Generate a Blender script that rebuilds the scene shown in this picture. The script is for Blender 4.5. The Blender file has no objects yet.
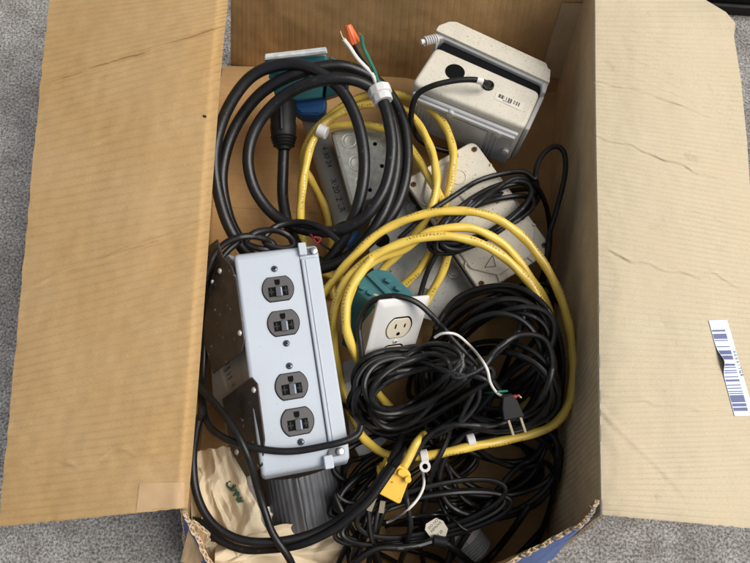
import bpy, bmesh, math, random
import numpy as np
from mathutils import Vector, Matrix, Euler, noise
from mathutils.bvhtree import BVHTree
random.seed(7)
R = math.radians
sc = bpy.context.scene
C = sc.collection
# ------------------------------------------------------------------ camera, sky, sun
F_PX = 600.0
cam_d = bpy.data.cameras.new('camera'); cam = bpy.data.objects.new('camera', cam_d); C.objects.link(cam)
cam_d.sensor_width = 36; cam_d.lens = 36 * F_PX / 750; cam_d.clip_start = .01; cam_d.clip_end = 500
CAM = Vector((0, 0, .82)); cam.location = CAM
cam.rotation_euler = (R(13), 0, 0); sc.camera = cam
ROT = Euler((R(13), 0, 0)).to_matrix()
SUN_EL, SUN_AZ = 50, 86          # azimuth clockwise from +Y (image up)
w = bpy.data.worlds.new('World'); sc.world = w; w.use_nodes = True
nt = w.node_tree; sky = nt.nodes.new('ShaderNodeTexSky'); sky.sky_type = 'NISHITA'; sky.sun_disc = False
sky.sun_elevation = R(SUN_EL); sky.sun_rotation = R(SUN_AZ); sky.air_density = 1.0; sky.dust_density = 4.0
hs_ = nt.nodes.new('ShaderNodeHueSaturation'); hs_.inputs['Saturation'].default_value = .42; nt.links.new(sky.outputs[0], hs_.inputs['Color'])
nt.links.new(hs_.outputs[0], nt.nodes['Background'].inputs[0]); nt.nodes['Background'].inputs[1].default_value = .12
sd = bpy.data.lights.new('sun', 'SUN'); sd.energy = 2.6; sd.angle = R(40); sd.color = (1, .96, .9)
sun = bpy.data.objects.new('sun', sd); C.objects.link(sun)
sdir = Vector((math.sin(R(SUN_AZ)) * math.cos(R(SUN_EL)), math.cos(R(SUN_AZ)) * math.cos(R(SUN_EL)), math.sin(R(SUN_EL))))
sun.rotation_euler = sdir.to_track_quat('Z', 'Y').to_euler(); sun.location = sdir * 3
sc.view_settings.view_transform = 'Standard'; sc.view_settings.look = 'None'
sc.view_settings.exposure = .05; sc.view_settings.gamma = 1

# ------------------------------------------------------------------ measuring helpers
def ray(px, py):
    return (ROT @ Vector(((px - 375) / F_PX, -(py - 281.5) / F_PX, -1)))
def P(px, py, z):
    d = ray(px, py); return CAM + d * ((z - CAM.z) / d.z)
class Frame:
    """a local frame lying on a measured surface: x to a, y to b, z out of it"""
    def __init__(s, o, a, b):
        s.o = P(*o); x = (P(*a) - s.o).normalized(); y = P(*b) - s.o
        z = x.cross(y).normalized(); y = z.cross(x)
        s.x, s.y, s.z = x, y, z
        s.M = Matrix(((x.x, y.x, z.x, s.o.x), (x.y, y.y, z.y, s.o.y), (x.z, y.z, z.z, s.o.z), (0, 0, 0, 1)))
        s.I = s.M.inverted()
    def l(s, px, py, h=0):
        d = ray(px, py); o = s.o + s.z * h
        t = (o - CAM).dot(s.z) / d.dot(s.z); q = s.I @ (CAM + d * t); return (q.x, q.y)
    def ls(s, pts, h=0): return [s.l(x, y, h) for x, y in pts]

# ------------------------------------------------------------------ materials
def mat(name, col, rough=.6, metal=0., var=.12, vscale=40., bump=0., bscale=300., spec=None, speck_col=(.05, .03, .02), speck=0., speck_scale=220., coat=0.,
        corr=None, alpha_trans=0., big=None):
    m = bpy.data.materials.new(name); m.use_nodes = True
    n = m.node_tree.nodes; L = m.node_tree.links; b = n['Principled BSDF']
    b.inputs['Roughness'].default_value = rough; b.inputs['Metallic'].default_value = metal
    if spec is not None: b.inputs['Specular IOR Level'].default_value = spec
    if coat: b.inputs['Coat Weight'].default_value = coat; b.inputs['Coat Roughness'].default_value = .15
    if alpha_trans: b.inputs['Transmission Weight'].default_value = alpha_trans
    tc = n.new('ShaderNodeTexCoord')
    nz = n.new('ShaderNodeTexNoise'); nz.inputs['Scale'].default_value = vscale; nz.inputs['Detail'].default_value = 6; nz.inputs['Roughness'].default_value = .65
    L.new(tc.outputs['Object'], nz.inputs['Vector'])
    rp = n.new('ShaderNodeValToRGB'); e = rp.color_ramp.elements
    e[0].position = .3; e[1].position = .7
    e[0].color = tuple(max(0, c * (1 - var)) for c in col) + (1,); e[1].color = tuple(min(1, c * (1 + var)) for c in col) + (1,)
    L.new(nz.outputs['Fac'], rp.inputs['Fac']); out = rp.outputs['Color']
    if speck:
        sz = n.new('ShaderNodeTexNoise'); sz.inputs['Scale'].default_value = speck_scale; sz.inputs['Detail'].default_value = 3
        L.new(tc.outputs['Object'], sz.inputs['Vector'])
        sr = n.new('ShaderNodeValToRGB'); sr.color_ramp.elements[0].position = 1 - speck - .03; sr.color_ramp.elements[1].position = 1 - speck + .03
        L.new(sz.outputs['Fac'], sr.inputs['Fac'])
        mx = n.new('ShaderNodeMix'); mx.data_type = 'RGBA'; L.new(sr.outputs['Color'], mx.inputs['Factor'])
        L.new(out, mx.inputs['A']); mx.inputs['B'].default_value = tuple(speck_col) + (1,); out = mx.outputs['Result']
    L.new(out, b.inputs['Base Color'])
    if big:
        bgz = n.new('ShaderNodeTexNoise'); bgz.inputs['Scale'].default_value = 7; bgz.inputs['Detail'].default_value = 5; bgz.inputs['Roughness'].default_value = .6; L.new(tc.outputs['Object'], bgz.inputs['Vector'])
        bgr = n.new('ShaderNodeMapRange'); bgr.inputs['From Min'].default_value = .35; bgr.inputs['From Max'].default_value = .65; L.new(bgz.outputs['Fac'], bgr.inputs['Value'])
        bm_ = n.new('ShaderNodeMix'); bm_.data_type = 'RGBA'; L.new(bgr.outputs[0], bm_.inputs['Factor']); L.new(out, bm_.inputs['A'])
        bm_.inputs['B'].default_value = tuple(big) + (1,); out = bm_.outputs['Result']
        smz = n.new('ShaderNodeTexNoise'); smz.inputs['Scale'].default_value = 38; smz.inputs['Detail'].default_value = 5; L.new(tc.outputs['Object'], smz.inputs['Vector'])
        smr = n.new('ShaderNodeMapRange'); smr.inputs['From Min'].default_value = .66; smr.inputs['From Max'].default_value = .80; smr.inputs['To Max'].default_value = .5; L.new(smz.outputs['Fac'], smr.inputs['Value'])
        sm_ = n.new('ShaderNodeMix'); sm_.data_type = 'RGBA'; L.new(smr.outputs[0], sm_.inputs['Factor']); L.new(out, sm_.inputs['A']); sm_.inputs['B'].default_value = tuple(c * .55 for c in big) + (1,); out = sm_.outputs['Result']
    L.new(out, b.inputs['Base Color'])
    rn = n.new('ShaderNodeMapRange'); rn.inputs['To Min'].default_value = max(0, rough - .1); rn.inputs['To Max'].default_value = min(1, rough + .12)
    L.new(nz.outputs['Fac'], rn.inputs['Value']); L.new(rn.outputs[0], b.inputs['Roughness'])
    h = None
    if bump:
        bz = n.new('ShaderNodeTexNoise'); bz.inputs['Scale'].default_value = bscale; bz.inputs['Detail'].default_value = 4
        L.new(tc.outputs['Object'], bz.inputs['Vector']); bp = n.new('ShaderNodeBump'); bp.inputs['Strength'].default_value = bump; bp.inputs['Distance'].default_value = .001
        L.new(bz.outputs['Fac'], bp.inputs['Height']); h = bp
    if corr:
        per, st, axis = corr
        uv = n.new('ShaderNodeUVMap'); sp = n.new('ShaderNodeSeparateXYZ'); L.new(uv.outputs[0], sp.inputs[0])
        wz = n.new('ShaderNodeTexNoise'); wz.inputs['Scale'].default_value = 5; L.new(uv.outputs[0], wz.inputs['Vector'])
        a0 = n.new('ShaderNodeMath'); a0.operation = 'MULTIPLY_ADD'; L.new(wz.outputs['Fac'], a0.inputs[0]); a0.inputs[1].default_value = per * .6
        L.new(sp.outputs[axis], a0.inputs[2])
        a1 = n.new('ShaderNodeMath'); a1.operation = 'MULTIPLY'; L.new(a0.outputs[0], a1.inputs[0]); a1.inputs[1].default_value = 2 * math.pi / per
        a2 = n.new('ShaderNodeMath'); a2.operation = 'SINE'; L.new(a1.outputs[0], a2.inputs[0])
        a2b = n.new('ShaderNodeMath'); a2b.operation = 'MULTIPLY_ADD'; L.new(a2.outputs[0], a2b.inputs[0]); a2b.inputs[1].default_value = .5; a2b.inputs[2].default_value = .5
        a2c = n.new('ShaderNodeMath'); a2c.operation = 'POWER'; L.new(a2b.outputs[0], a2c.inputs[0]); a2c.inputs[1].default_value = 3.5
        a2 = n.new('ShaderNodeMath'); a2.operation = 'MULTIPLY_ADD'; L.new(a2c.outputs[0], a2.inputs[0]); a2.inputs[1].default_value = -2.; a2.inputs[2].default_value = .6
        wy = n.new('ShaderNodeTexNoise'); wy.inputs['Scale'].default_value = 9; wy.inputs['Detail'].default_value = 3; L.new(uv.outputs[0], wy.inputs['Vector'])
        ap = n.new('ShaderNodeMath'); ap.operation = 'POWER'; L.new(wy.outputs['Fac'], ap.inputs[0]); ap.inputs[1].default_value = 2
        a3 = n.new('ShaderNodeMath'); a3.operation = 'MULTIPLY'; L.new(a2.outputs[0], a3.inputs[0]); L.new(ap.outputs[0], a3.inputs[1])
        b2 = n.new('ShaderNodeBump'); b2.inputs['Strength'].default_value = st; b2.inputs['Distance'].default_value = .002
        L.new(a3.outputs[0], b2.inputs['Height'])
        lt = n.new('ShaderNodeMapRange'); lt.inputs['From Min'].default_value = -.4; lt.inputs['From Max'].default_value = .4; lt.inputs['To Min'].default_value = 1 - .16 * st; lt.inputs['To Max'].default_value = 1 + .10 * st  # flute stripes put into the colour: glue-line tone plus washboard shading
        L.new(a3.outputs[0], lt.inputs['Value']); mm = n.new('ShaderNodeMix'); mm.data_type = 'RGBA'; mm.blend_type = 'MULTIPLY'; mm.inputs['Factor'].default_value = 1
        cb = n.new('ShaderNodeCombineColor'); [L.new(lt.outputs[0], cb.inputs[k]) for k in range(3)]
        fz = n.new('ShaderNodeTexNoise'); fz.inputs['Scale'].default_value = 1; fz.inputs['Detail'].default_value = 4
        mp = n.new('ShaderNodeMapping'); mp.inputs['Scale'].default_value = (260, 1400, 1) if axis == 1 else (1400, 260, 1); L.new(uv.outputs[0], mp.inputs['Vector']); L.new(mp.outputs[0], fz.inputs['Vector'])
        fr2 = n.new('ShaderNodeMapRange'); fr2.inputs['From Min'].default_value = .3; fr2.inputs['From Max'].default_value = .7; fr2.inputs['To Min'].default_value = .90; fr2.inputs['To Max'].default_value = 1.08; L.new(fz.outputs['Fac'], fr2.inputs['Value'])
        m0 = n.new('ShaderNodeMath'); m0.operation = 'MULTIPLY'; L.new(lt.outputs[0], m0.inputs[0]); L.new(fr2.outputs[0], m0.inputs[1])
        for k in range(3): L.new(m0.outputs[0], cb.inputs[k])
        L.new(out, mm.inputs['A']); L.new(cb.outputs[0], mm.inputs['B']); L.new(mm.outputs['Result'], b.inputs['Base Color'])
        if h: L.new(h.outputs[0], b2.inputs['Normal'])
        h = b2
    if h: L.new(h.outputs[0], b.inputs['Normal'])
    return m

def stripes_mat(name, base, ink, scale, axis=1, lo=.48, y0=0, y1=1, x0=0, x1=1):
    """bar code bars: UV 0..1, hard random bars across one axis inside a window"""
    m = bpy.data.materials.new(name); m.use_nodes = True; n = m.node_tree.nodes; L = m.node_tree.links; b = n['Principled BSDF']
    b.inputs['Roughness'].default_value = .45
    uv = n.new('ShaderNodeUVMap'); sp = n.new('ShaderNodeSeparateXYZ'); L.new(uv.outputs[0], sp.inputs[0])
    def mth(op, a, bb):
        k = n.new('ShaderNodeMath'); k.operation = op
        for i, q in enumerate((a, bb)):
            if isinstance(q, (int, float)): k.inputs[i].default_value = q
            else: L.new(q, k.inputs[i])
        return k.outputs[0]
    A = sp.outputs[axis]; B = sp.outputs[1 - axis]
    fl = mth('FLOOR', mth('MULTIPLY', A, scale), 0)
    wn = n.new('ShaderNodeTexWhiteNoise'); wn.noise_dimensions = '1D'; L.new(fl, wn.inputs['W'])
    bar = mth('GREATER_THAN', wn.outputs['Value'], lo)
    for src, lo_, hi_ in ((A, y0, y1), (B, x0, x1)):
        bar = mth('MULTIPLY', bar, mth('MULTIPLY', mth('GREATER_THAN', src, lo_), mth('LESS_THAN', src, hi_)))
    mx = n.new('ShaderNodeMix'); mx.data_type = 'RGBA'; L.new(bar, mx.inputs['Factor']); mx.inputs['A'].default_value = base + (1,); mx.inputs['B'].default_value = ink + (1,)
    L.new(mx.outputs['Result'], b.inputs['Base Color']); return m

def edge_mat():
    """the cut edge of corrugated board: a zigzag flute between two liners (UV x metres along, y 0..1 across)"""
    m = bpy.data.materials.new('corrugated_edge'); m.use_nodes = True; n = m.node_tree.nodes; L = m.node_tree.links; b = n['Principled BSDF']
    b.inputs['Roughness'].default_value = .9
    uv = n.new('ShaderNodeUVMap'); sp = n.new('ShaderNodeSeparateXYZ'); L.new(uv.outputs[0], sp.inputs[0])
    def mth(op, a, bb):
        k = n.new('ShaderNodeMath'); k.operation = op
        for i, q in enumerate((a, bb)):
            if isinstance(q, (int, float)): k.inputs[i].default_value = q
            else: L.new(q, k.inputs[i])
        return k.outputs[0]
    ez = n.new('ShaderNodeTexNoise'); ez.inputs['Scale'].default_value = 60; ez.inputs['Detail'].default_value = 3; L.new(uv.outputs[0], ez.inputs['Vector'])
    tri = mth('PINGPONG', mth('ADD', mth('MULTIPLY', sp.outputs[0], 210.), mth('MULTIPLY', ez.outputs['Fac'], 2.6)), 1.)
    d = mth('ABSOLUTE', mth('SUBTRACT', tri, sp.outputs[1]), 0)
    flute = mth('LESS_THAN', d, .24)
    lin = mth('GREATER_THAN', mth('ABSOLUTE', mth('SUBTRACT', sp.outputs[1], .5), 0), .36)
    f = mth('MAXIMUM', flute, lin)
    mx = n.new('ShaderNodeMix'); mx.data_type = 'RGBA'; L.new(f, mx.inputs['Factor']); mx.inputs['A'].default_value = (.13, .085, .05, 1); mx.inputs['B'].default_value = (.56, .42, .25, 1)
    L.new(mx.outputs['Result'], b.inputs['Base Color']); return m

M = {}
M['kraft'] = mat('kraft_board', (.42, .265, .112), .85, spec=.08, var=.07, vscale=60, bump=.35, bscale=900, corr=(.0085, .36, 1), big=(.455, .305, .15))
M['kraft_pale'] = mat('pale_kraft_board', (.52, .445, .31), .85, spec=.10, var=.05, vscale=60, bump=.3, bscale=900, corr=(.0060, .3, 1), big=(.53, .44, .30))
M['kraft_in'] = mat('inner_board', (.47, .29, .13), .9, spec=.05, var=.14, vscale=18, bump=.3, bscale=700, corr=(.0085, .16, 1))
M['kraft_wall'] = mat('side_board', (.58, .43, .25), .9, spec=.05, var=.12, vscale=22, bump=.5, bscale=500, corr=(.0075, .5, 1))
M['kraft_out'] = mat('outer_board', (.42, .28, .15), .9)
M['blue_print'] = mat('blue_printed_board', (.075, .12, .27), .7, var=.2)
M['edge'] = edge_mat()
M['tape'] = mat('paper_tape', (.47, .31, .165), .8, var=.06, bump=.2, bscale=1200)
M['black'] = mat('black_rubber', (.0085, .008, .0078), .38, var=.5, vscale=45, bump=.12, bscale=500, spec=.34, speck=.27, speck_scale=260, speck_col=(.05,.046,.04))
M['black_thick'] = mat('black_jacket', (.0085, .0085, .009), .36, var=.35, vscale=40, bump=.2, bscale=350, spec=.4, speck=.30, speck_scale=140, speck_col=(.05,.047,.044))
M['black_pl'] = mat('black_plastic', (.012, .0115, .0115), .5, spec=.25, var=.3, bump=.1)
M['yellow'] = mat('yellow_jacket', (.70, .49, .075), .40, var=.14, vscale=14, bump=.12, bscale=260, coat=.25)
def add_print(m, ink, v0, v1, every):
    """worn printed lettering in a narrow band along a cord (UV x metres along, y round)"""
    n = m.node_tree.nodes; L = m.node_tree.links; b = n['Principled BSDF']; src = b.inputs['Base Color'].links[0].from_socket
    uv = n.new('ShaderNodeUVMap'); sp = n.new('ShaderNodeSeparateXYZ'); L.new(uv.outputs[0], sp.inputs[0])
    def mth(op, a, c):
        k = n.new('ShaderNodeMath'); k.operation = op
        for i, q in enumerate((a, c)):
            if isinstance(q, (int, float)): k.inputs[i].default_value = q
            else: L.new(q, k.inputs[i])
        return k.outputs[0]
    cell = n.new('ShaderNodeCombineXYZ'); L.new(mth('FLOOR', mth('MULTIPLY', sp.outputs[0], 1100.), 0), cell.inputs[0]); L.new(mth('FLOOR', mth('MULTIPLY', sp.outputs[1], 34.), 0), cell.inputs[1])
    wn = n.new('ShaderNodeTexWhiteNoise'); wn.noise_dimensions = '2D'; L.new(cell.outputs[0], wn.inputs['Vector'])
    f = mth('GREATER_THAN', wn.outputs['Value'], .52)
    for t_ in (mth('GREATER_THAN', sp.outputs[1], v0), mth('LESS_THAN', sp.outputs[1], v1), mth('LESS_THAN', mth('FRACT', mth('MULTIPLY', sp.outputs[0], every), 0), .62), mth('LESS_THAN', mth('FRACT', mth('MULTIPLY', sp.outputs[0], 260.), 0), .72)): f = mth('MULTIPLY', f, t_)
    f = mth('MULTIPLY', f, .75); mx = n.new('ShaderNodeMix'); mx.data_type = 'RGBA'; L.new(f, mx.inputs['Factor']); L.new(src, mx.inputs['A']); mx.inputs['B'].default_value = ink + (1,); L.new(mx.outputs['Result'], b.inputs['Base Color'])
add_print(M['yellow'], (.06, .045, .02), .18, .28, 14.)
add_print(M['yellow'], (.06, .045, .02), .68, .78, 14.)
add_print(M['black_thick'], (.13, .125, .12), .18, .25, 9.)
M['yellow_pl'] = mat('yellow_plastic', (.78, .47, .05), .45, var=.07, speck=.3, speck_col=(.25, .13, .02))
M['grey_case'] = mat('pale_grey_plastic', (.44, .48, .53), .42, speck=.285, speck_scale=300, speck_col=(.30, .32, .33), var=.035, vscale=12, bump=.05, bscale=900)
M['cream'] = mat('aged_cream_plastic', (.60, .56, .46), .55, var=.07, vscale=30, speck=.345, speck_scale=420, speck_col=(.34, .26, .17), bump=.1)
M['cream2'] = mat('speckled_beige_plastic', (.62, .57, .46), .6, var=.06, vscale=30, speck=.325, speck_scale=480, speck_col=(.12, .08, .06), bump=.15)
M['lightgrey'] = mat('light_grey_plastic', (.41, .41, .40), .4, var=.06)
M['clear'] = mat('cloudy_grey_cover', (.42, .42, .415), .28, var=.06, vscale=20, coat=.3)
M['white_pl'] = mat('white_plastic', (.62, .61, .585), .4, var=.04)
M['ivory'] = mat('ivory_plastic', (.62, .55, .42), .4, var=.05)
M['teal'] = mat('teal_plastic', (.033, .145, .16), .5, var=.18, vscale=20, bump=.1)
M['blue_pl'] = mat('blue_plastic', (.012, .085, .25), .5, var=.15)
M['galv'] = mat('galvanised_steel', (.56, .56, .50), .42, metal=.35, var=.25, vscale=120, bump=.05)
M['galv_dull'] = mat('dull_steel', (.38, .38, .35), .5, metal=.35, var=.2, vscale=40, speck=.33, speck_col=(.1, .1, .1))
M['dark_metal'] = mat('dark_plated_steel', (.060, .055, .050), .36, metal=.35, var=.35, vscale=60, speck=.3, speck_scale=150, speck_col=(.4, .38, .34))
M['steel'] = mat('screw_steel', (.45, .45, .46), .3, metal=1, var=.1)
M['brass'] = mat('dull_brass', (.30, .26, .18), .45, metal=.6, var=.15)
M['rust'] = mat('rusty_screw', (.16, .075, .04), .7, metal=.3, var=.4, vscale=300)
M['face_grey'] = mat('dark_grey_socket', (.068, .065, .063), .42, var=.06)
M['hole'] = mat('black_slot', (.006, .006, .006), .7, spec=.06)
M['pvc'] = mat('grey_pvc', (.33, .335, .315), .5, var=.08, vscale=25)
M['tape_roll'] = mat('silver_tape', (.105, .11, .12), .42, metal=.25, var=.15, vscale=50)
M['paper'] = mat('cream_paper', (.66, .55, .38), .8, var=.05, vscale=20, bump=.25, bscale=150)
M['white_film'] = mat('white_film', (.68, .65, .58), .5, var=.05)
M['green_ink'] = mat('green_ink', (.02, .06, .03), .7)
M['ink'] = mat('black_ink', (.03, .03, .03), .7)
M['orange'] = mat('orange_plastic', (.70, .13, .03), .4, var=.06)
M['green'] = mat('green_insulation', (.02, .18, .12), .4, var=.1)
M['white_w'] = mat('white_insulation', (.72, .70, .64), .45, var=.04)
M['red'] = mat('red_insulation', (.35, .03, .04), .4)
M['copper'] = mat('copper', (.45, .22, .12), .35, metal=1)
M['tagc'] = mat('white_tag', (.60, .55, .44), .6, var=.05)
M['rating'] = mat('rating_sticker', (.34, .32, .27), .5, var=.08)
M['code_blue'] = stripes_mat('blue_bar_code', (.62, .72, .84), (.10, .11, .24), 92, axis=1, lo=.42, y0=.10, y1=.95, x0=.02, x1=.74)
M['code_small'] = stripes_mat('small_bar_code', (.66, .62, .52), (.10, .08, .07), 64, axis=0, lo=.36, y0=.10, y1=.88, x0=.36, x1=.86)

# ------------------------------------------------------------------ object helpers
def tag(o, label=None, cat=None, group=None, kind=None):
    for k, v in (('label', label), ('category', cat), ('group', group), ('kind', kind)):
        if v: o[k] = v
    return o
def thing(name, label, cat, frame=None, loc=None, group=None):
    o = bpy.data.objects.new(name, None); C.objects.link(o); o.empty_display_size = .02
    if frame is not None: o.matrix_basis = frame.M
    elif loc is not None: o.location = loc
    return tag(o, label, cat, group)
def top(o):
    while o.parent: o = o.parent
    return o
def obj(name, bm, mats, parent=None, world=False, smooth=True, bev=0, seg=2, sub=0, angle=40):
    if world and parent is not None: bmesh.ops.transform(bm, matrix=top(parent).matrix_basis.inverted(), verts=bm.verts)
    bmesh.ops.recalc_face_normals(bm, faces=bm.faces) if not bm.faces.layers.int.get('keep') else None
    me = bpy.data.meshes.new(name); bm.to_mesh(me); bm.free()
    for m in (mats if isinstance(mats, (list, tuple)) else [mats]): me.materials.append(M[m] if isinstance(m, str) else m)
    o = bpy.data.objects.new(name, me); C.objects.link(o)
    if parent is not None: o.parent = parent
    if smooth:
        for p in me.polygons: p.use_smooth = True
        me.set_sharp_from_angle(angle=R(angle))
    if bev:
        b = o.modifiers.new('bevel', 'BEVEL'); b.width = bev; b.segments = seg; b.limit_method = 'ANGLE'; b.angle_limit = R(35); b.harden_normals = False
    if sub:
        s = o.modifiers.new('sub', 'SUBSURF'); s.levels = s.render_levels = sub
    return o
def B(): return bmesh.new()
def prism(bm, pts, z0, z1, mi=0, ztop=None):
    a = [bm.verts.new((x, y, z0)) for x, y in pts]; b = [bm.verts.new((x, y, z1 if ztop is None else ztop(x, y))) for x, y in pts]
    n = len(pts); fs = [bm.faces.new(a[::-1]), bm.faces.new(b)]
    for i in range(n): fs.append(bm.faces.new((a[i], a[(i + 1) % n], b[(i + 1) % n], b[i])))
    for f in fs: f.material_index = mi
    return bm
def box(bm, x0, x1, y0, y1, z0, z1, mi=0): return prism(bm, [(x0, y0), (x1, y0), (x1, y1), (x0, y1)], z0, z1, mi)
def cyl(bm, p0, p1, r0, r1=None, n=20, mi=0, cap=True):
    p0 = Vector(p0); p1 = Vector(p1); r1 = r0 if r1 is None else r1
    q = (p1 - p0).to_track_quat('Z', 'Y').to_matrix(); x = q.col[0]; y = q.col[1]
    a = []; b = []
    for i in range(n):
        t = 2 * math.pi * i / n; d = x * math.cos(t) + y * math.sin(t)
        a.append(bm.verts.new(p0 + d * r0)); b.append(bm.verts.new(p1 + d * r1))
    fs = [bm.faces.new((a[i], a[(i + 1) % n], b[(i + 1) % n], b[i])) for i in range(n)]
    if cap: fs += [bm.faces.new(a[::-1]), bm.faces.new(b)]
    for f in fs: f.material_index = mi
    return bm
def lathe(bm, p0, axis, prof, n=28, mi=0):
    """prof: (distance along axis, radius)"""
    p0 = Vector(p0); ax = Vector(axis).normalized(); q = ax.to_track_quat('Z', 'Y').to_matrix(); x = q.col[0]; y = q.col[1]
    rings = []
    for h, r in prof:
        rings.append([bm.verts.new(p0 + ax * h + (x * math.cos(2 * math.pi * i / n) + y * math.sin(2 * math.pi * i / n)) * r) for i in range(n)])
    for a, b in zip(rings, rings[1:]):
        for i in range(n): bm.faces.new((a[i], a[(i + 1) % n], b[(i + 1) % n], b[i])).material_index = mi
    if prof[0][1] > 1e-5: bm.faces.new(rings[0][::-1]).material_index = mi
    if prof[-1][1] > 1e-5: bm.faces.new(rings[-1]).material_index = mi
    return bm
def rrect(x0, x1, y0, y1, r, n=5):
    pts = []
    for cx, cy, a in ((x1 - r, y1 - r, 0), (x0 + r, y1 - r, 90), (x0 + r, y0 + r, 180), (x1 - r, y0 + r, 270)):
        for i in range(n + 1):
            t = R(a + 90 * i / n); pts.append((cx + r * math.cos(t), cy + r * math.sin(t)))
    return pts
def round_poly(pts, r, n=4):
    out = []; k = len(pts)
    for i in range(k):
        p = Vector(pts[i]); a = Vector(pts[i - 1]); b = Vector(pts[(i + 1) % k])
        da = (a - p); db = (b - p); rr = min(r, da.length * .45, db.length * .45); p0 = p + da.normalized() * rr; p1 = p + db.normalized() * rr
        for j in range(n + 1):
            t = j / n; q = p0 * (1 - t) ** 2 + p * 2 * t * (1 - t) + p1 * t * t; out.append((q.x, q.y))
    return out
def disc(cx, cy, r, n=20): return [(cx + r * math.cos(2 * math.pi * i / n), cy + r * math.sin(2 * math.pi * i / n)) for i in range(n)]
def catmull(pts, step):
    """dense smooth curve through tuples of any size; step in the units of the first two coordinates"""
    p = [np.array(q, float) for q in pts]; p = [2 * p[0] - p[1]] + p + [2 * p[-1] - p[-2]]; out = []
    for i in range(1, len(p) - 2):
        L = np.linalg.norm((p[i + 1] - p[i])[:2]); n = max(1, int(L / step))
        for j in range(n):
            t = j / n
            out.append(.5 * ((2 * p[i]) + (p[i + 1] - p[i - 1]) * t + (2 * p[i - 1] - 5 * p[i] + 4 * p[i + 1] - p[i + 2]) * t * t + (3 * p[i] - p[i - 1] - 3 * p[i + 1] + p[i + 2]) * t ** 3))
    out.append(p[-2]); return out
def interp(pts, t):
    """point at fraction t of a polyline curve of tuples (smooth)"""
    n = len(pts) - 1; f = min(max(t, 0), 1) * n; i = min(int(f), n - 1); s = f - i
    g = lambda k: np.array(pts[min(max(k, 0), n)], float)
    a, b, c, d = (2 * g(0) - g(1) if i == 0 else g(i - 1)), g(i), g(i + 1), (2 * g(n) - g(n - 1) if i + 2 > n else g(i + 2))
    return .5 * (2 * b + (c - a) * s + (2 * a - 5 * b + 4 * c - d) * s * s + (3 * b - a - 3 * c + d) * s ** 3)
def tube(bm, pts, r, n=10, mi=0, twist=0, amp=0, cap=True):
    uvl = bm.loops.layers.uv.verify(); rings = []; pts = [Vector(p) for p in pts]
    t0 = (pts[1] - pts[0]).normalized(); nx = t0.orthogonal().normalized(); s = 0; S = []
    for i, p in enumerate(pts):
        t = (pts[min(i + 1, len(pts) - 1)] - pts[max(i - 1, 0)]).normalized()
        nx = (nx - t * nx.dot(t)).normalized(); ny = t.cross(nx)
        if i: s += (p - pts[i - 1]).length
        S.append(s); rr = r(i / (len(pts) - 1)) if callable(r) else r; ring = []
        for k in range(n):
            a = 2 * math.pi * k / n; q = rr * (1 + amp * math.cos(2 * (a - twist * s)))
            ring.append(bm.verts.new(p + (nx * math.cos(a) + ny * math.sin(a)) * q))
        rings.append(ring)
    for i in range(len(rings) - 1):
        for k in range(n):
            f = bm.faces.new((rings[i][k], rings[i][(k + 1) % n], rings[i + 1][(k + 1) % n], rings[i + 1][k])); f.material_index = mi
            for lp, (u, v) in zip(f.loops, ((S[i], k / n), (S[i], (k + 1) / n), (S[i + 1], (k + 1) / n), (S[i + 1], k / n))): lp[uvl].uv = (u, v)
    if cap:
        bm.faces.new(rings[0][::-1]).material_index = mi; bm.faces.new(rings[-1]).material_index = mi
    return bm
def sheet(fn, nu, nv, t, jag=None):
    """a board: fn(u, v) -> point on its face (u, v 0..1); thickness t along -normal. material 0 face, 1 back, 2 cut edge"""
    bm = B(); uvl = bm.loops.layers.uv.verify(); bm.faces.layers.int.new('keep')
    G = [[Vector(fn(i / nu, j / nv)) for j in range(nv + 1)] for i in range(nu + 1)]
    N = [[None] * (nv + 1) for _ in range(nu + 1)]
    for i in range(nu + 1):
        for j in range(nv + 1):
            a = G[min(i + 1, nu)][j] - G[max(i - 1, 0)][j]; b = G[i][min(j + 1, nv)] - G[i][max(j - 1, 0)]; N[i][j] = a.cross(b).normalized()
    lu = sum((G[i + 1][nv // 2] - G[i][nv // 2]).length for i in range(nu)); lv = sum((G[nu // 2][j + 1] - G[nu // 2][j]).length for j in range(nv))
    A = [[bm.verts.new(G[i][j]) for j in range(nv + 1)] for i in range(nu + 1)]
    K = [[bm.verts.new(G[i][j] - N[i][j] * t) for j in range(nv + 1)] for i in range(nu + 1)]
    def face(vs, uvs, mi):
        f = bm.faces.new(vs); f.material_index = mi
        for lp, q in zip(f.loops, uvs): lp[uvl].uv = q
    for i in range(nu):
        for j in range(nv):
            uvs = [(lv * jj / nv, lu * ii / nu) for ii, jj in ((i, j), (i + 1, j), (i + 1, j + 1), (i, j + 1))]
            face((A[i][j], A[i + 1][j], A[i + 1][j + 1], A[i][j + 1]), uvs, 0)
            face((K[i][j + 1], K[i + 1][j + 1], K[i + 1][j], K[i][j]), uvs[::-1], 1)
    for i in range(nu):
        for j, fl in ((0, 1), (nv, 0)):
            q = [A[i][j], A[i + 1][j], K[i + 1][j], K[i][j]]; u = [(lu * i / nu, 0), (lu * (i + 1) / nu, 0), (lu * (i + 1) / nu, 1), (lu * i / nu, 1)]
            if fl: q = q[::-1]; u = u[::-1]
            face(q[::-1], u[::-1], 2)
    for j in range(nv):
        for i, fl in ((0, 0), (nu, 1)):
            q = [A[i][j], A[i][j + 1], K[i][j + 1], K[i][j]]; u = [(lv * j / nv, 0), (lv * (j + 1) / nv, 0), (lv * (j + 1) / nv, 1), (lv * j / nv, 1)]
            if fl: q = q[::-1]; u = u[::-1]
            face(q[::-1], u[::-1], 2)
    return bm
def bvh_of(o):
    Mx = top(o).matrix_basis
    return BVHTree.FromPolygons([Mx @ v.co for v in o.data.vertices], [p.vertices[:] for p in o.data.polygons])
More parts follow.
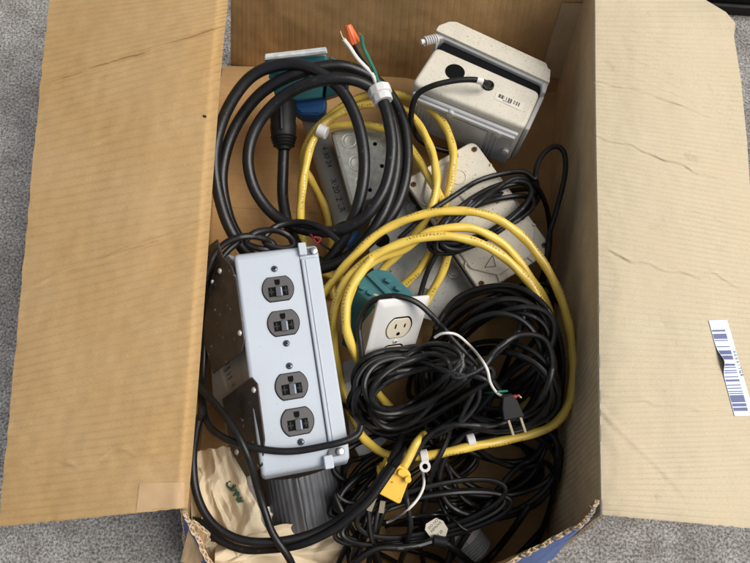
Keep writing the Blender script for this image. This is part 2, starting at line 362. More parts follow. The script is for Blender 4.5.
def on_surface(bvh, px, py, lift):
    d = ray(px, py).normalized(); h, nrm, i, dist = bvh.ray_cast(CAM, d)
    if h is None: return None
    return h - d * 0 + (nrm if nrm.dot(d) < 0 else -nrm) * lift
def sticker(bvh, quad, nu, nv, lift, curl=None):
    """thin paper laid on a surface; quad = px corners TL, TR, BR, BL. UV x across, y down"""
    bm = B(); uvl = bm.loops.layers.uv.verify(); V = []
    for i in range(nu + 1):
        row = []
        for j in range(nv + 1):
            v = i / nu; u = j / nv
            a = np.array(quad[0]) * (1 - u) + np.array(quad[1]) * u; b = np.array(quad[3]) * (1 - u) + np.array(quad[2]) * u; q = a * (1 - v) + b * v
            p = on_surface(bvh, q[0], q[1], lift + (curl(u, v) if curl else 0)); row.append((bm.verts.new(p) if p else None, u, v))
        V.append(row)
    for i in range(nu):
        for j in range(nv):
            q = (V[i][j], V[i + 1][j], V[i + 1][j + 1], V[i][j + 1])
            if all(x[0] for x in q):
                f = bm.faces.new([x[0] for x in q])
                for lp, x in zip(f.loops, q): lp[uvl].uv = (x[1], x[2])
    return bm
def text_bm(s, size, M4, thick=.0001, font_w=1., bold=0.):
    c = bpy.data.curves.new('t', 'FONT'); c.body = s; c.size = size; c.align_x = 'CENTER'; c.align_y = 'CENTER'; c.extrude = thick; c.offset = bold
    o = bpy.data.objects.new('t', c); C.objects.link(o); dg = bpy.context.evaluated_depsgraph_get(); dg.update()
    me = bpy.data.meshes.new_from_object(o.evaluated_get(dg)); bm = B(); bm.from_mesh(me)
    bpy.data.objects.remove(o); bpy.data.curves.remove(c); bpy.data.meshes.remove(me)
    bmesh.ops.transform(bm, matrix=M4 @ Matrix.Diagonal((font_w, 1, 1, 1)), verts=bm.verts); return bm
def at2(x, y, z, deg): return Matrix.Translation((x, y, z)) @ Matrix.Rotation(R(deg), 4, 'Z')

# ------------------------------------------------------------------ heap: a height field things are laid on
HX0, HY0, HS = -.32, -.30, .002
HNX, HNY = 330, 420
H = np.full((HNX, HNY), .006)
def stamp_obj(o):
    bv = bvh_of(o); Mx = top(o).matrix_basis; vs = [Mx @ v.co for v in o.data.vertices]
    i0 = max(0, int((min(v.x for v in vs) - HX0) / HS)); i1 = min(HNX - 1, int((max(v.x for v in vs) - HX0) / HS) + 1)
    j0 = max(0, int((min(v.y for v in vs) - HY0) / HS)); j1 = min(HNY - 1, int((max(v.y for v in vs) - HY0) / HS) + 1)
    for i in range(i0, i1 + 1):
        for j in range(j0, j1 + 1):
            h = bv.ray_cast(Vector((HX0 + i * HS, HY0 + j * HS, .7)), Vector((0, 0, -1)))[0]
            if h is not None and h.z > H[i, j]: H[i, j] = h.z
def disc_patch(Hm, p, r):
    k = int(r / HS) + 1; ci = int(round((p[0] - HX0) / HS)); cj = int(round((p[1] - HY0) / HS))
    i0, i1, j0, j1 = max(0, ci - k), min(HNX, ci + k + 1), max(0, cj - k), min(HNY, cj + k + 1)
    if i0 >= i1 or j0 >= j1: return None
    X = HX0 + HS * np.arange(i0, i1)[:, None] - p[0]; Y = HY0 + HS * np.arange(j0, j1)[None, :] - p[1]
    d2 = r * r - X * X - Y * Y
    return (slice(i0, i1), slice(j0, j1)), d2
def stamp_pt(Hm, p, z, r):
    q = disc_patch(Hm, p, r)
    if q is None: return
    s, d2 = q; ok = d2 > 0; v = Hm[s]; v[ok] = np.maximum(v[ok], z + np.sqrt(d2[ok]))
def need(Hm, p, r):
    q = disc_patch(Hm, p, r * .95)
    if q is None: return 0
    s, d2 = q; ok = d2 > 0
    return float((Hm[s][ok] + np.sqrt(d2[ok])).max()) if ok.any() else 0
def gauss(a, sg):
    k = int(sg * 3) + 1; g = np.exp(-.5 * (np.arange(-k, k + 1) / sg) ** 2); g /= g.sum(); return np.convolve(np.pad(a, k, mode='edge'), g, mode='valid')
def lay(pts, r, stiff=14, zmax=.19, step=1.8, squash=1., head=(), tail=()):
    """lay a cord along image points (px, py[, least height]) on the heap; returns 3-D points and adds the cord to the heap"""
    s = catmull([(p[0], p[1], p[2] if len(p) > 2 else 0.) for p in pts], step); n = len(s)
    zm = np.array([max(q[2], 0) for q in s]); z = np.maximum(zm, .02)
    for it in range(3):
        Hc = H.copy(); XY = [P(s[i][0], s[i][1], z[i]) for i in range(n)]; raw = np.zeros(n); lag = max(6, int(2.6 * r / .0021))
        for i in range(n):
            raw[i] = max(need(Hc, XY[i], r), zm[i], r + .006)
            if i >= lag: stamp_pt(Hc, XY[i - lag], min(raw[i - lag], zmax) * squash + (1 - squash) * (raw[i - lag] - r), r * squash)
        k = stiff
        mx = np.array([raw[max(0, i - k):i + k + 1].max() for i in range(n)])
        z = np.minimum(gauss(mx, k * .8), zmax)
    out = [P(s[i][0], s[i][1], z[i]) for i in range(n)]
    A = np.array([list(p) for p in out])
    for c in range(3): A[:, c] = gauss(A[:, c], 1.5)
    out = [Vector(a) for a in A]
    for p in out: stamp_pt(H, p, p.z, r)
    if head: out = [Vector(a) for a in catmull([tuple(P(*h)) for h in head] + [tuple(out[4]), tuple(out[9])], .003)][:-1] + out[9:]
    if tail: out = out[:-9] + [Vector(a) for a in catmull([tuple(out[-10]), tuple(out[-5])] + [tuple(P(*h)) for h in tail], .003)][1:]
    return out
def hz(px, py, r=.006):
    z = .06
    for _ in range(5): q = disc_patch(H, P(px, py, z), r); z = float(H[q[0]].max())
    return z
def ovals(cx, cy, a, b, rot, turns, jit, seed, a0=0, grow=0, steps=12, pinch=0):
    rd = random.Random(seed); out = []; N = int(turns * steps); ox = oy = 0; ja = jb = 1; jr = 0
    for i in range(N + 1):
        if i % steps == 0:
            tx, ty = rd.uniform(-jit, jit), rd.uniform(-jit, jit); ta, tb, tr = rd.uniform(.82, 1.12), rd.uniform(.72, 1.15), rd.uniform(-.28, .28) * jit / 8
        k = .25; ox += (tx - ox) * k; oy += (ty - oy) * k; ja += (ta - ja) * k; jb += (tb - jb) * k; jr += (tr - jr) * k
        t = R(a0) + 2 * math.pi * i / steps; g = 1 + grow * i / N; x = a * ja * g * math.cos(t); y = b * jb * g * math.sin(t) * (1 - pinch * (.5 + .5 * math.cos(t)) ** 1.2); q = R(rot) + jr
        out.append((cx + ox + x * math.cos(q) - y * math.sin(q), cy + oy + x * math.sin(q) + y * math.cos(q)))
    return out

# ================================================================== the setting
def ground_material():
    m = bpy.data.materials.new('speckled_concrete'); m.use_nodes = True; n = m.node_tree.nodes; L = m.node_tree.links; b = n['Principled BSDF']
    b.inputs['Roughness'].default_value = .9; tc = n.new('ShaderNodeTexCoord')
    def nz(scale, det, rough=.6, vec=None):
        k = n.new('ShaderNodeTexNoise'); k.inputs['Scale'].default_value = scale; k.inputs['Detail'].default_value = det; k.inputs['Roughness'].default_value = rough
        L.new(vec or tc.outputs['Object'], k.inputs['Vector']); return k.outputs['Fac']
    fine = nz(300, 4, .78); mid = nz(26, 4); big = nz(5, 4)
    r1 = n.new('ShaderNodeValToRGB'); e = r1.color_ramp.elements; e[0].position = .38; e[0].color = (.08, .075, .07, 1); e[1].position = .64; e[1].color = (.56, .545, .52, 1)
    k = e.new(.5); k.color = (.30, .29, .275, 1); L.new(fine, r1.inputs['Fac'])
    r2 = n.new('ShaderNodeValToRGB'); r2.color_ramp.elements[0].position = .3; r2.color_ramp.elements[0].color = (.62, .6, .58, 1); r2.color_ramp.elements[1].position = .7; r2.color_ramp.elements[1].color = (1.12, 1.12, 1.13, 1)
    L.new(mid, r2.inputs['Fac']); r3 = n.new('ShaderNodeValToRGB'); r3.color_ramp.elements[0].position = .35; r3.color_ramp.elements[0].color = (.8, .78, .75, 1); r3.color_ramp.elements[1].position = .65; r3.color_ramp.elements[1].color = (1.05, 1.05, 1.05, 1)
    L.new(big, r3.inputs['Fac'])
    def mul(a, c):
        x = n.new('ShaderNodeMix'); x.data_type = 'RGBA'; x.blend_type = 'MULTIPLY'; x.inputs['Factor'].default_value = 1; L.new(a, x.inputs['A']); L.new(c, x.inputs['B']); return x.outputs['Result']
    L.new(mul(mul(r1.outputs[0], r2.outputs[0]), r3.outputs[0]), b.inputs['Base Color'])
    bp = n.new('ShaderNodeBump'); bp.inputs['Strength'].default_value = .7; bp.inputs['Distance'].default_value = .002; L.new(fine, bp.inputs['Height']); L.new(bp.outputs[0], b.inputs['Normal'])
    return m
g = B(); bmesh.ops.create_grid(g, x_segments=8, y_segments=8, size=60); tag(obj('ground', g, ground_material(), smooth=False), kind='structure')

# ================================================================== cardboard box
RIM = .20
Lr = [(230, -45, RIM), (228, 0, RIM), (222, 60, RIM), (213, 180, RIM), (206, 280, RIM), (197, 400, RIM), (188, 508, RIM)]
Rr = [(594, -45, RIM), (594, 60, RIM), (595, 150, RIM), (597, 260, RIM), (598, 400, RIM), (600, 515, RIM)]
bx = thing('cardboard_box', 'open brown cardboard box full of cords, its two long flaps folded outward', 'box', loc=P(380, 330, .004))
def nzs(x, y, s, seed=0): return noise.noise(Vector((x * s, y * s, seed * 7.3)))
def crease(u, v, u0, slope, wob, wid, dep, v0=0, v1=1, seed=1):
    """a wavy fold across the flap at u ~ u0 + slope*v"""
    if v < v0 - .05 or v > v1 + .05: return 0
    f = min(1, max(0, (v - v0 + .05) / .1)) * min(1, max(0, (v1 + .05 - v) / .1))
    wid *= .75; dep *= .44 * (1 + .9 * nzs(v, 1, 5, seed + 3))
    d = (u - (u0 + slope * v + wob * nzs(v, 0, 6, seed) + wob * .35 * nzs(v, 3, 13, seed))) / wid
    return dep * f * (math.exp(-d * d) - .45 * math.exp(-(d - 1.7) ** 2))
Lo = [(56, -45, .170), (46, 30, .170), (38, 110, .170), (28, 215, .170), (17, 330, .170), (8, 430, .170), (-2, 527, .168)]
def left_flap(u, v):
    u = 1 - u
    a = interp(Lr, u); b = interp(Lo, u); q = a * (1 - v) + b * v
    z = (RIM - .016 + .016 * math.sin(math.pi / 2 * min(1, v / .065)) if v < .065 else RIM) - (RIM - b[2]) * v ** 1.3 + .004 * math.sin(math.pi * v)
    e = .0022 * nzs(u, v, 4, 2) + .0007 * nzs(u * 2.5, v, 16, 5)
    e += crease(u, v, .25, .037, .006, .0040, .0042, 0, 1, 1) + crease(u, v, .568, .038, .006, .0040, .0042, 0, 1, 2) + crease(u, v, .40, .02, .006, .003, .0016, .2, .8, 41) + crease(u, v, .90, .0, .02, .006, .0020, .2, 1, 3)
    e += crease(u, v, .70, .02, .01, .004, .0010, .1, .6, 8) + crease(u, v, .56, -.03, .006, .003, .0009, 0, .5, 9)
    if u > .955: e -= .005 * ((u - .955) / .045) ** 2
    if v > .985: e += .0006 * nzs(u, 1, 60, 4)
    q = q + np.array((1.2 * nzs(u, 0, 40, 9) * (v > .99), 1.0 * nzs(v, 1, 30, 3) * (u > .99), 0)); return P(q[0], q[1], z + e)
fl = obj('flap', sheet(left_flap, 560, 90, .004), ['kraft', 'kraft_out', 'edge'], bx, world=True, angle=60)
Ro = [(690, -45, .135), (706, 0, .135), (726, 12, .142), (735.5, 23, .146), (734, 36, .140), (741, 80, .138), (747, 140, .138), (751, 200, .138), (756, 290, .138), (761, 380, .138), (766, 470, .138), (768, 530, .138)]
RoS = [0, .085, .11, .125, .14, .225, .335, .445, .61, .77, .93, 1.0]
def right_flap(u, v):
    a = interp(Rr, u); n = len(RoS)
    for i in range(n - 1):
        if RoS[i] <= u <= RoS[i + 1]: break
    s = (u - RoS[i]) / (RoS[i + 1] - RoS[i]); b = np.array(Ro[i]) * (1 - s) + np.array(Ro[i + 1]) * s
    q = a * (1 - v) + b * v
    if u < .14: q[1] += (1 - u / .14) * -0 * v
    z = RIM - .002 * (v < .01) + (b[2] - RIM) * v ** 1.7 + .003 * math.sin(math.pi * v)
    e = .0026 * nzs(u, v, 4, 12) + .0006 * nzs(u * 2.5, v, 16, 15)
    e -= crease(u, v, .243, .075, .006, .0035, .0030, .0, 1, 21) - crease(u, v, .37, .055, .010, .004, .0030, 0, 1, 22) - crease(u, v, .585, .02, .016, .0045, .0030, .08, 1, 23)
    e += crease(u, v, .79, .045, .010, .0055, .0018, 0, .9, 24) + crease(u, v, .81, .30, .003, .010, .0016, 0, .5, 25) + crease(u, v, .445, .06, .006, .003, .0012, .45, 1, 26)
    for k in range(7): e += crease(u, v, .11 + k * .019, .10, .003, .0028, .0009, .25, 1, 30 + k)
    e -= .006 * max(0, (.115 - u) / .115) * max(0, v - .35)
    if u > .97: e -= .004 * ((u - .97) / .03) ** 2
    q = q + np.array((0, 1.0 * nzs(v, 1, 30, 3) * (u > .99), 0)); return P(q[0], q[1], z + e)
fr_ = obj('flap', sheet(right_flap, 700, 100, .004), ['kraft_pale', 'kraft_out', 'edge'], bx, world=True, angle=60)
def wall(topc, botc, nu, nv, bulge, mats, seed, t=.0045, rough=.0012, tear=0):
    def fn(u, v):
        a = interp(topc, u); b = interp(botc, u); A = Vector(P(*a)); Bq = Vector(P(*b)); p = A.lerp(Bq, v)
        out = Vector(bulge[:3]) * math.sin(math.pi * v) * math.sin(math.pi * min(1, max(0, u)))
        k = rough * nzs(u * 3, v, 3, seed) + .0006 * nzs(u * 3, v, 14, seed + 1)
        p = p + out + Vector(bulge[:3]).normalized() * k * 2
        if tear and v < .08: p.z += tear * (nzs(u, 0, 45, seed) + .6 * nzs(u, 2, 110, seed)) * (1 - v / .08)
        return p
    return obj('wall', sheet(fn, nu, nv, t), mats, bx, world=True, angle=50)
Rb = [(555, 94, .005), (551, 180, .005), (546, 280, .005), (543, 380, .005), (541, 460, .005), (549, 556, .005)]
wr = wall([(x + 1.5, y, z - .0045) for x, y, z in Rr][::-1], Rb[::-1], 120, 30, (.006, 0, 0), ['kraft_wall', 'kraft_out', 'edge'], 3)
Lb = [(219, 96, .005), (216, 150, .005), (210, 280, .005), (204, 400, .005), (190, 575, .005)]
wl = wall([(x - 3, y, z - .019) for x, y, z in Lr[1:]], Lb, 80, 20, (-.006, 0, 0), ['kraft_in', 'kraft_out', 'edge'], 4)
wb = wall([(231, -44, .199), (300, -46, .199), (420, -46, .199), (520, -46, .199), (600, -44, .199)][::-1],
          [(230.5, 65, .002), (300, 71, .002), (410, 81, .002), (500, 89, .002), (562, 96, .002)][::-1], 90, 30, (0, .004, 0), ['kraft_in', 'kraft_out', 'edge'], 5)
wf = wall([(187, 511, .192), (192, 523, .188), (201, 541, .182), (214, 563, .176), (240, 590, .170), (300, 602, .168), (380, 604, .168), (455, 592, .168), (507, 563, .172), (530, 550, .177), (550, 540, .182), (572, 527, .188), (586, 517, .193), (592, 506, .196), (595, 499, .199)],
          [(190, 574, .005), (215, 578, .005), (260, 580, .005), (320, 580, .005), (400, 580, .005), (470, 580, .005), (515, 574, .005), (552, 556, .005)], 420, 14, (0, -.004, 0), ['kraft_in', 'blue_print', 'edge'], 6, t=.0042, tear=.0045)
def floor_sheet(poly, z, name):
    bm = B(); f = [bm.verts.new(P(x, y, z)) for x, y in poly]; lo = [bm.verts.new(P(x, y, z) - Vector((0, 0, .003))) for x, y in poly]; n = len(f)
    bm.faces.new(f); bm.faces.new(lo[::-1])
    for i in range(n): bm.faces.new((f[i], lo[i], lo[(i + 1) % n], f[(i + 1) % n]))
    uvl = bm.loops.layers.uv.verify()
    for fc in bm.faces:
        for lp in fc.loops: lp[uvl].uv = (lp.vert.co.x, lp.vert.co.y)
    return obj(name, bm, 'kraft_in', bx, world=True, smooth=False)
floor_sheet([(219, 88), (223, 66), (300, 67), (410, 77), (500, 85), (564, 91), (556, 222), (400, 217), (330, 214), (213, 206)], .0048, 'bottom_flap')
floor_sheet([(213, 190), (556, 190), (551, 380), (549, 460), (553, 556), (515, 573), (470, 579), (190, 576), (205, 400)], .0090 - .005 + .0001, 'bottom_flap')
# glue flap in the far corner, a torn scrap, tape and the bar code strip on the flap
bvb = bvh_of(wb); bvl = bvh_of(fl); bvr = bvh_of(fr_)
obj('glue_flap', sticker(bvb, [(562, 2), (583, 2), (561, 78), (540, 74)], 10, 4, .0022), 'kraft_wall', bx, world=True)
obj('paper_tape', sticker(bvl, [(140, 483), (184, 482), (184, 514), (136, 515)], 10, 12, .0007), 'tape', bx, world=True)
strip = obj('bar_code_label', sticker(bvr, [(708, 320.5), (726.5, 320), (754, 415.5), (734, 416)], 30, 8, .0008, curl=lambda u, v: .0055 * max(0, 1 - u * 1.6) * math.exp(-((v - .43) / .09) ** 2)), 'code_blue', bx, world=True)
strip['label'] = 'pale blue bar code strip with a lifted edge'
pt = B(); 
for k, ch in enumerate('X0041TQ8'):
    px, py = 733.3 + k * 1.05, 352 + k * 3.3; p = on_surface(bvr, px, py, .0016)
    pt2 = text_bm(ch, .0042, Matrix.Translation(p) @ Matrix.Rotation(R(-73), 4, 'Z')); me = bpy.data.meshes.new('x'); pt2.to_mesh(me); pt2.free(); pt.from_mesh(me); bpy.data.meshes.remove(me)
obj('printed_text', pt, 'ink', strip, world=True, smooth=False)
def scrap(u, v):
    a = np.array((191, 517, .186)) * (1 - u) + np.array((208, 531, .180)) * u; b = np.array((181, 551, .150)) * (1 - u) + np.array((200, 558, .150)) * u
    q = a * (1 - v) + b * v; return P(q[0], q[1], q[2]) + Vector((0, -.004 - .006 * v, .002 * nzs(u, v, 5)))
obj('torn_scrap', sheet(lambda u, v: scrap(1 - u, v), 14, 14, .004), ['kraft_out', 'kraft_out', 'edge'], bx, world=True)
sp = B(); sp_p = on_surface(bvl, 205.5, 116, .001)
for k in range(5): bmesh.ops.create_icosphere(sp, subdivisions=1, radius=.0011, matrix=Matrix.Translation(sp_p + Vector((random.uniform(-.002, .002), random.uniform(-.0015, .0015), 0))))
obj('dirt_speck', sp, 'black_pl', bx, world=True)

# dark sill of something beyond the box, cropped by the top edge of the photograph
fr = Frame((730, -10, .03), (760, -8, .03), (728, -40, .03))
mt = thing('rubber_mat', 'black edge of a mat on the ground behind the pale right flap', 'mat', fr)
obj('slab', prism(B(), [(-.10, -.012), (.30, -.012), (.30, .25), (-.10, .25)], -.03, 0), 'black_pl', mt, bev=.004)
obj('lip', prism(B(), [(-.10, -.020), (.30, -.020), (.30, -.0125), (-.10, -.0125)], -.03, -.012), 'black_pl', mt, bev=.002)

# ================================================================== things standing in the box
def hexbolt(parent, x, y, z, r=.0045, m='galv', name='bolt'):
    bm = B(); cyl(bm, (x, y, z), (x, y, z + .0012), r * 1.35, n=18); cyl(bm, (x, y, z + .0012), (x, y, z + .005), r, r * .92, n=6); return obj(name, bm, m, parent, bev=.0003)
def screw(parent, x, y, z, r=.0032, m='steel', rot=20, name='screw'):
    bm = B(); lathe(bm, (x, y, z), (0, 0, 1), [(0, r), (.0008, r), (.0016, r * .75), (.0018, r * .3)], n=16)
    for a in (rot, rot + 90):
        c, s = math.cos(R(a)), math.sin(R(a)); q = [(-r * .62, -r * .13), (r * .62, -r * .13), (r * .62, r * .13), (-r * .62, r * .13)]
        prism(bm, [(x + c * u - s * v, y + s * u + c * v) for u, v in q], z + .0016, z + .0020, 1)
    return obj(name, bm, [m, 'hole'], parent)

# grey PVC conduit with date print
a = P(311, 112, .04); b_ = P(345, 224, .03); t = thing('pvc_pipe', 'grey plastic conduit pipe with black date print, under the coils', 'pipe', loc=a)
q = (b_ - a).normalized(); rp_ = .0165
bm = B(); lathe(bm, a, q, [(0, rp_ * .8), (0, rp_), ((b_ - a).length, rp_), ((b_ - a).length, rp_ * .8), (.01, rp_ * .8)], 32); pipe = obj('pipe', bm, 'pvc', t, world=True); 
def wrap_text(s, dist, size, off=0.):
    bm = text_bm(s, size, Matrix.Identity(4)); up = Vector((0, 0, 1)); side = q.cross(up).normalized(); upn = side.cross(q)
    for v in bm.verts:
        al, ar = v.co.x, v.co.y + off; th = ar / rp_
        v.co = a + q * (dist + al) + (upn * math.cos(th) - side * math.sin(th)) * (rp_ + .0002)
    return bm
obj('printed_text', wrap_text('14·30·24', .075, .0105, .002), 'ink', t, world=True, smooth=False)
obj('printed_text', wrap_text('R·2012 LR', .135, .0115, .001), 'ink', t, world=True, smooth=False)
stamp_obj(pipe)

# teal box at the far end with its pale rim and blue box below
fr = Frame((300, 62, .150), (328, 59, .150), (299, 52, .162))
t = thing('teal_outlet_box', 'teal plastic outlet box with worn white rim lying by the far wall', 'junction box', fr)
pts = fr.ls([(264, 59), (327, 53), (330, 57), (331, 62), (322, 97), (277, 102), (262, 75)]); fb = fr.ls([(264, 58), (326, 51), (330, 61), (265, 68)])
fa = Frame((262, 76, .135), (328, 66, .135), (276, 102, .085))
Q = [P(264, 59, .150), P(327, 54, .150), P(322, 97, .100), P(277, 103, .100)]
bm = B(); A_ = [bm.verts.new(p) for p in Q]; B_ = [bm.verts.new(p + Vector((0, .020, -.05))) for p in Q]
bm.faces.new(A_); bm.faces.new(B_[::-1]); [bm.faces.new((A_[i], B_[i], B_[(i + 1) % 4], A_[(i + 1) % 4])) for i in range(4)]
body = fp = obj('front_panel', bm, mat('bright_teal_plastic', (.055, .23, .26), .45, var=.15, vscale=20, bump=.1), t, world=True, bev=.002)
Q = [P(329, 56, .149), P(349, 64, .138), P(349, 90, .100), P(325, 98, .099)]
bm = B(); A_ = [bm.verts.new(p) for p in Q]; B_ = [bm.verts.new(p + Vector((-.004, .018, -.04))) for p in Q]
bm.faces.new(A_); bm.faces.new(B_[::-1]); [bm.faces.new((A_[i], B_[i], B_[(i + 1) % 4], A_[(i + 1) % 4])) for i in range(4)]
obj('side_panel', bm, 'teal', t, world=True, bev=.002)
x0, y0 = fr.l(265, 57); x1, y1 = fr.l(326, 51)
bm = B(); prism(bm, fr.ls([(264, 59.5), (265, 56), (326, 49), (327.5, 52.5)]), -.006, .0025); rm = obj('rim', bm, mat('worn_white_rim', (.55, .57, .57), .5, var=.25, vscale=90), t, bev=.001)
for px in (272, 306):
    bm = B(); p = P(px, 76, .1415); cyl(bm, p, p + Vector((0, -.003, .002)), .004, n=6); obj('clip', bm, 'teal', t, world=True)
stamp_obj(body); stamp_obj(fp)
fr = Frame((308, 105, .088), (325, 103, .088), (308, 95, .09))
t = thing('blue_outlet_box', 'blue plastic box half hidden beneath the teal box, on the grey pipe', 'junction box', fr)
bm = B(); prism(bm, round_poly(fr.ls([(292, 98), (326, 93), (325, 111), (318, 115), (300, 114), (293, 109)]), .004), -.03, 0); o = obj('body', bm, 'blue_pl', t, bev=.002); stamp_obj(o)
bm = B(); prism(bm, round_poly(fr.ls([(296, 108), (322, 106), (320, 113), (302, 113)]), .002), 0.0002, .002); obj('lip', bm, 'blue_pl', t, bev=.0006)

# galvanised knock-out box
fr = Frame((345, 165, .085), (385, 152, .085), (337, 140, .087))
t = thing('steel_junction_box', 'galvanised steel box with round knockouts between black cable loops', 'junction box', fr)
pts = fr.ls([(333, 131), (387, 120), (408, 186), (353, 205)])
bm = B(); prism(bm, round_poly(pts, .003), -.045, 0); o = obj('body', bm, 'galv', t, bev=.0012); stamp_obj(o)
for px, py, r in ((350, 141, .011), (357, 163, .011), (363, 183, .011), (388, 140, .010), (396, 165, .010)):
    x, y = fr.l(px, py); bm = B(); lathe(bm, (x, y, 0), (0, 0, 1), [(0, r * 1.04), (.0006, r), (.0003, r * .92), (.0003, r * .7), (.0006, r * .66), (.0004, r * .6)], 28); obj('knockout', bm, 'galv', t)
for px, py in ((375, 144), (382, 166), (370, 190)):
    x, y = fr.l(px, py); bm = B(); prism(bm, disc(x, y, .0028, 12), 0.0001, .0003); obj('screw_hole', bm, 'hole', t)
bm = B(); prism(bm, fr.ls([(331, 133), (334, 132), (354, 204), (351, 206)]), -.02, .003); obj('rim', bm, 'galv_dull', t, bev=.0008)

# steel mounting plate and beige box
fr = Frame((425, 250, .072), (470, 235, .068), (410, 215, .073))
t = thing('mounting_bracket', 'flat grey steel bracket with hex bolts beside the beige box', 'bracket', fr)
bm = B(); prism(bm, round_poly(fr.ls([(384, 188), (406, 188), (432, 232), (470, 288), (466, 300), (436, 322), (400, 312), (372, 268), (366, 232)]), .006), -.003, 0); o = obj('plate', bm, 'galv_dull', t, bev=.0008); stamp_obj(o)
for px, py in ((412, 208), (425, 265), (453, 273)): hexbolt(t, *fr.l(px, py), .0002, .0055)
x, y = fr.l(382, 240); bm = B(); prism(bm, disc(x, y, .010, 24), .0002, .0005); obj('hole', bm, 'hole', t)
bm = B(); prism(bm, fr.ls([(405, 189), (408, 188), (473, 288), (470, 290)]), -.002, .012); obj('flange', bm, 'galv', t, bev=.0008)

fr = Frame((480, 216, .108), (520, 195, .108), (447, 165, .112))
t = thing('beige_outlet_box', 'speckled beige weatherproof box with rusty corner screws and black print', 'junction box', fr)
cs = [(474, 140), (554, 250), (482, 294), (404, 180)]; cl = fr.ls(cs)
sh = [np.array(c) for c in cl]; cen = sum(sh) / 4
def ins(k): return [tuple(cen + (c - cen) * k) for c in sh]
bm = B(); prism(bm, round_poly([tuple(c) for c in sh], .011), -.009, 0); lid = obj('cover', bm, 'cream2', t, bev=.002, seg=3); stamp_obj(lid)
bm = B(); prism(bm, round_poly(ins(.95), .011), -.055, -.0095); obj('body', bm, 'black_pl', t, bev=.002)
def lerp2(a, b, k): return tuple(np.array(a) * (1 - k) + np.array(b) * k)
pn = []
I = ins(.90)
for i in range(4):
    p0, p1, p2 = I[i - 1], I[i], I[(i + 1) % 4]; lng = .16 if np.linalg.norm(np.array(p1) - np.array(p0)) > np.linalg.norm(np.array(p2) - np.array(p1)) else .25
    pn += [lerp2(p1, p0, lng), lerp2(p1, p2, .41 - lng)]
bm = B(); prism(bm, round_poly(pn, .004), .0002, .0035); obj('raised_panel', bm, 'cream2', t, bev=.0018, seg=3)
for i in range(4):
    x, y = ins(.87)[i]; screw(t, x, y, .0006, .0034, 'rust', 30 + 20 * i)
for i, k in ((0, .22), (0, .78), (1, .28), (1, .75), (2, .22), (2, .78), (3, .25), (3, .75)):
    a_ = ins(.985)[i]; b2_ = ins(.985)[(i + 1) % 4]; p = np.array(lerp2(a_, b2_, k)); qd = (cen - p) / np.linalg.norm(cen - p) * .011
    d_ = (np.array(b2_) - np.array(a_)); d_ = d_ / np.linalg.norm(d_) * .0016
    bm = B(); prism(bm, [tuple(p - d_), tuple(p + d_), tuple(p + d_ + qd), tuple(p - d_ + qd)], .0001, .0026); obj('rib', bm, 'cream2', t, bev=.0006)
ang = math.degrees(math.atan2(sh[1][1] - sh[0][1], sh[1][0] - sh[0][0]))
for px, py, s, sz in ((460, 199, 'WARNING', .0042), (465, 204, 'KEEP COVER', .0034), (471, 208, 'CLOSED WET', .0034), (477, 213, 'LOCATION', .0034), (484, 192, 'TYPE 3R', .0036), (497, 203, 'E', .007), (473, 243, 'USE ONLY', .0034), (480, 240, 'WITH LISTED', .0034), (487, 238, 'FITTINGS', .0034), (522, 240, '120V 60Hz', .0034), (516, 237, '15A', .0034)):
    x, y = fr.l(px, py); obj('printed_text', text_bm(s, sz, at2(x, y, .0036, ang + (180 if s == 'E' else 0))), 'ink', t, smooth=False)
tri = fr.ls([(484, 268), (492, 256), (495, 267)]); bm = B()
for i in range(3):
    p, q2 = np.array(tri[i]), np.array(tri[(i + 1) % 3]); d_ = (q2 - p) / np.linalg.norm(q2 - p); n_ = np.array((-d_[1], d_[0])) * .0004; prism(bm, [tuple(p - n_), tuple(q2 - n_), tuple(q2 + n_), tuple(p + n_)], .0036, .0038 + i * .00002)
obj('warning_triangle', bm, 'ink', t, smooth=False)
for px, py in ((516, 222), (521, 219)):
    x, y = fr.l(px, py); bm = B(); bmesh.ops.create_uvsphere(bm, u_segments=14, v_segments=8, radius=.0038, matrix=Matrix.Translation((x, y, .005))); obj('stud', bm, 'steel', t)
x, y = fr.l(458, 178); bm = B(); lathe(bm, (x, y, .0035), (0, 0, 1), [(0, .0105), (.0009, .0098), (.0009, .0090), (.0001, .0084)], 28); obj('round_knockout', bm, 'cream2', t)

# grey blank plate with an oval outlet, low by the left of the wall plate
fr = Frame((358, 392, .062), (372, 388, .062), (354, 372, .064))
t = thing('outlet_plate', 'pale grey plate with slotted outlet low beside the yellow cord', 'outlet', fr)
bm = B(); prism(bm, round_poly(fr.ls([(342, 362), (372, 356), (388, 440), (362, 462), (350, 440)]), .004), -.02, 0); o = obj('plate', bm, 'lightgrey', t, bev=.001); stamp_obj(o)
x, y = fr.l(352, 390); bm = B(); prism(bm, disc(x, y, .012, 24), .0001, .002); fc_ = obj('socket_face', bm, 'lightgrey', t, bev=.0006)
bm = B(); box(bm, x - .001, x + .001, y - .005, y + .003, .0021, .0024); obj('slot', bm, 'hole', fc_)

GC = 'thin black cords heaped in the box'
def cord(name, label, cat='cord', group=None, start=None):
    return thing(name, label, cat, loc=start, group=group)
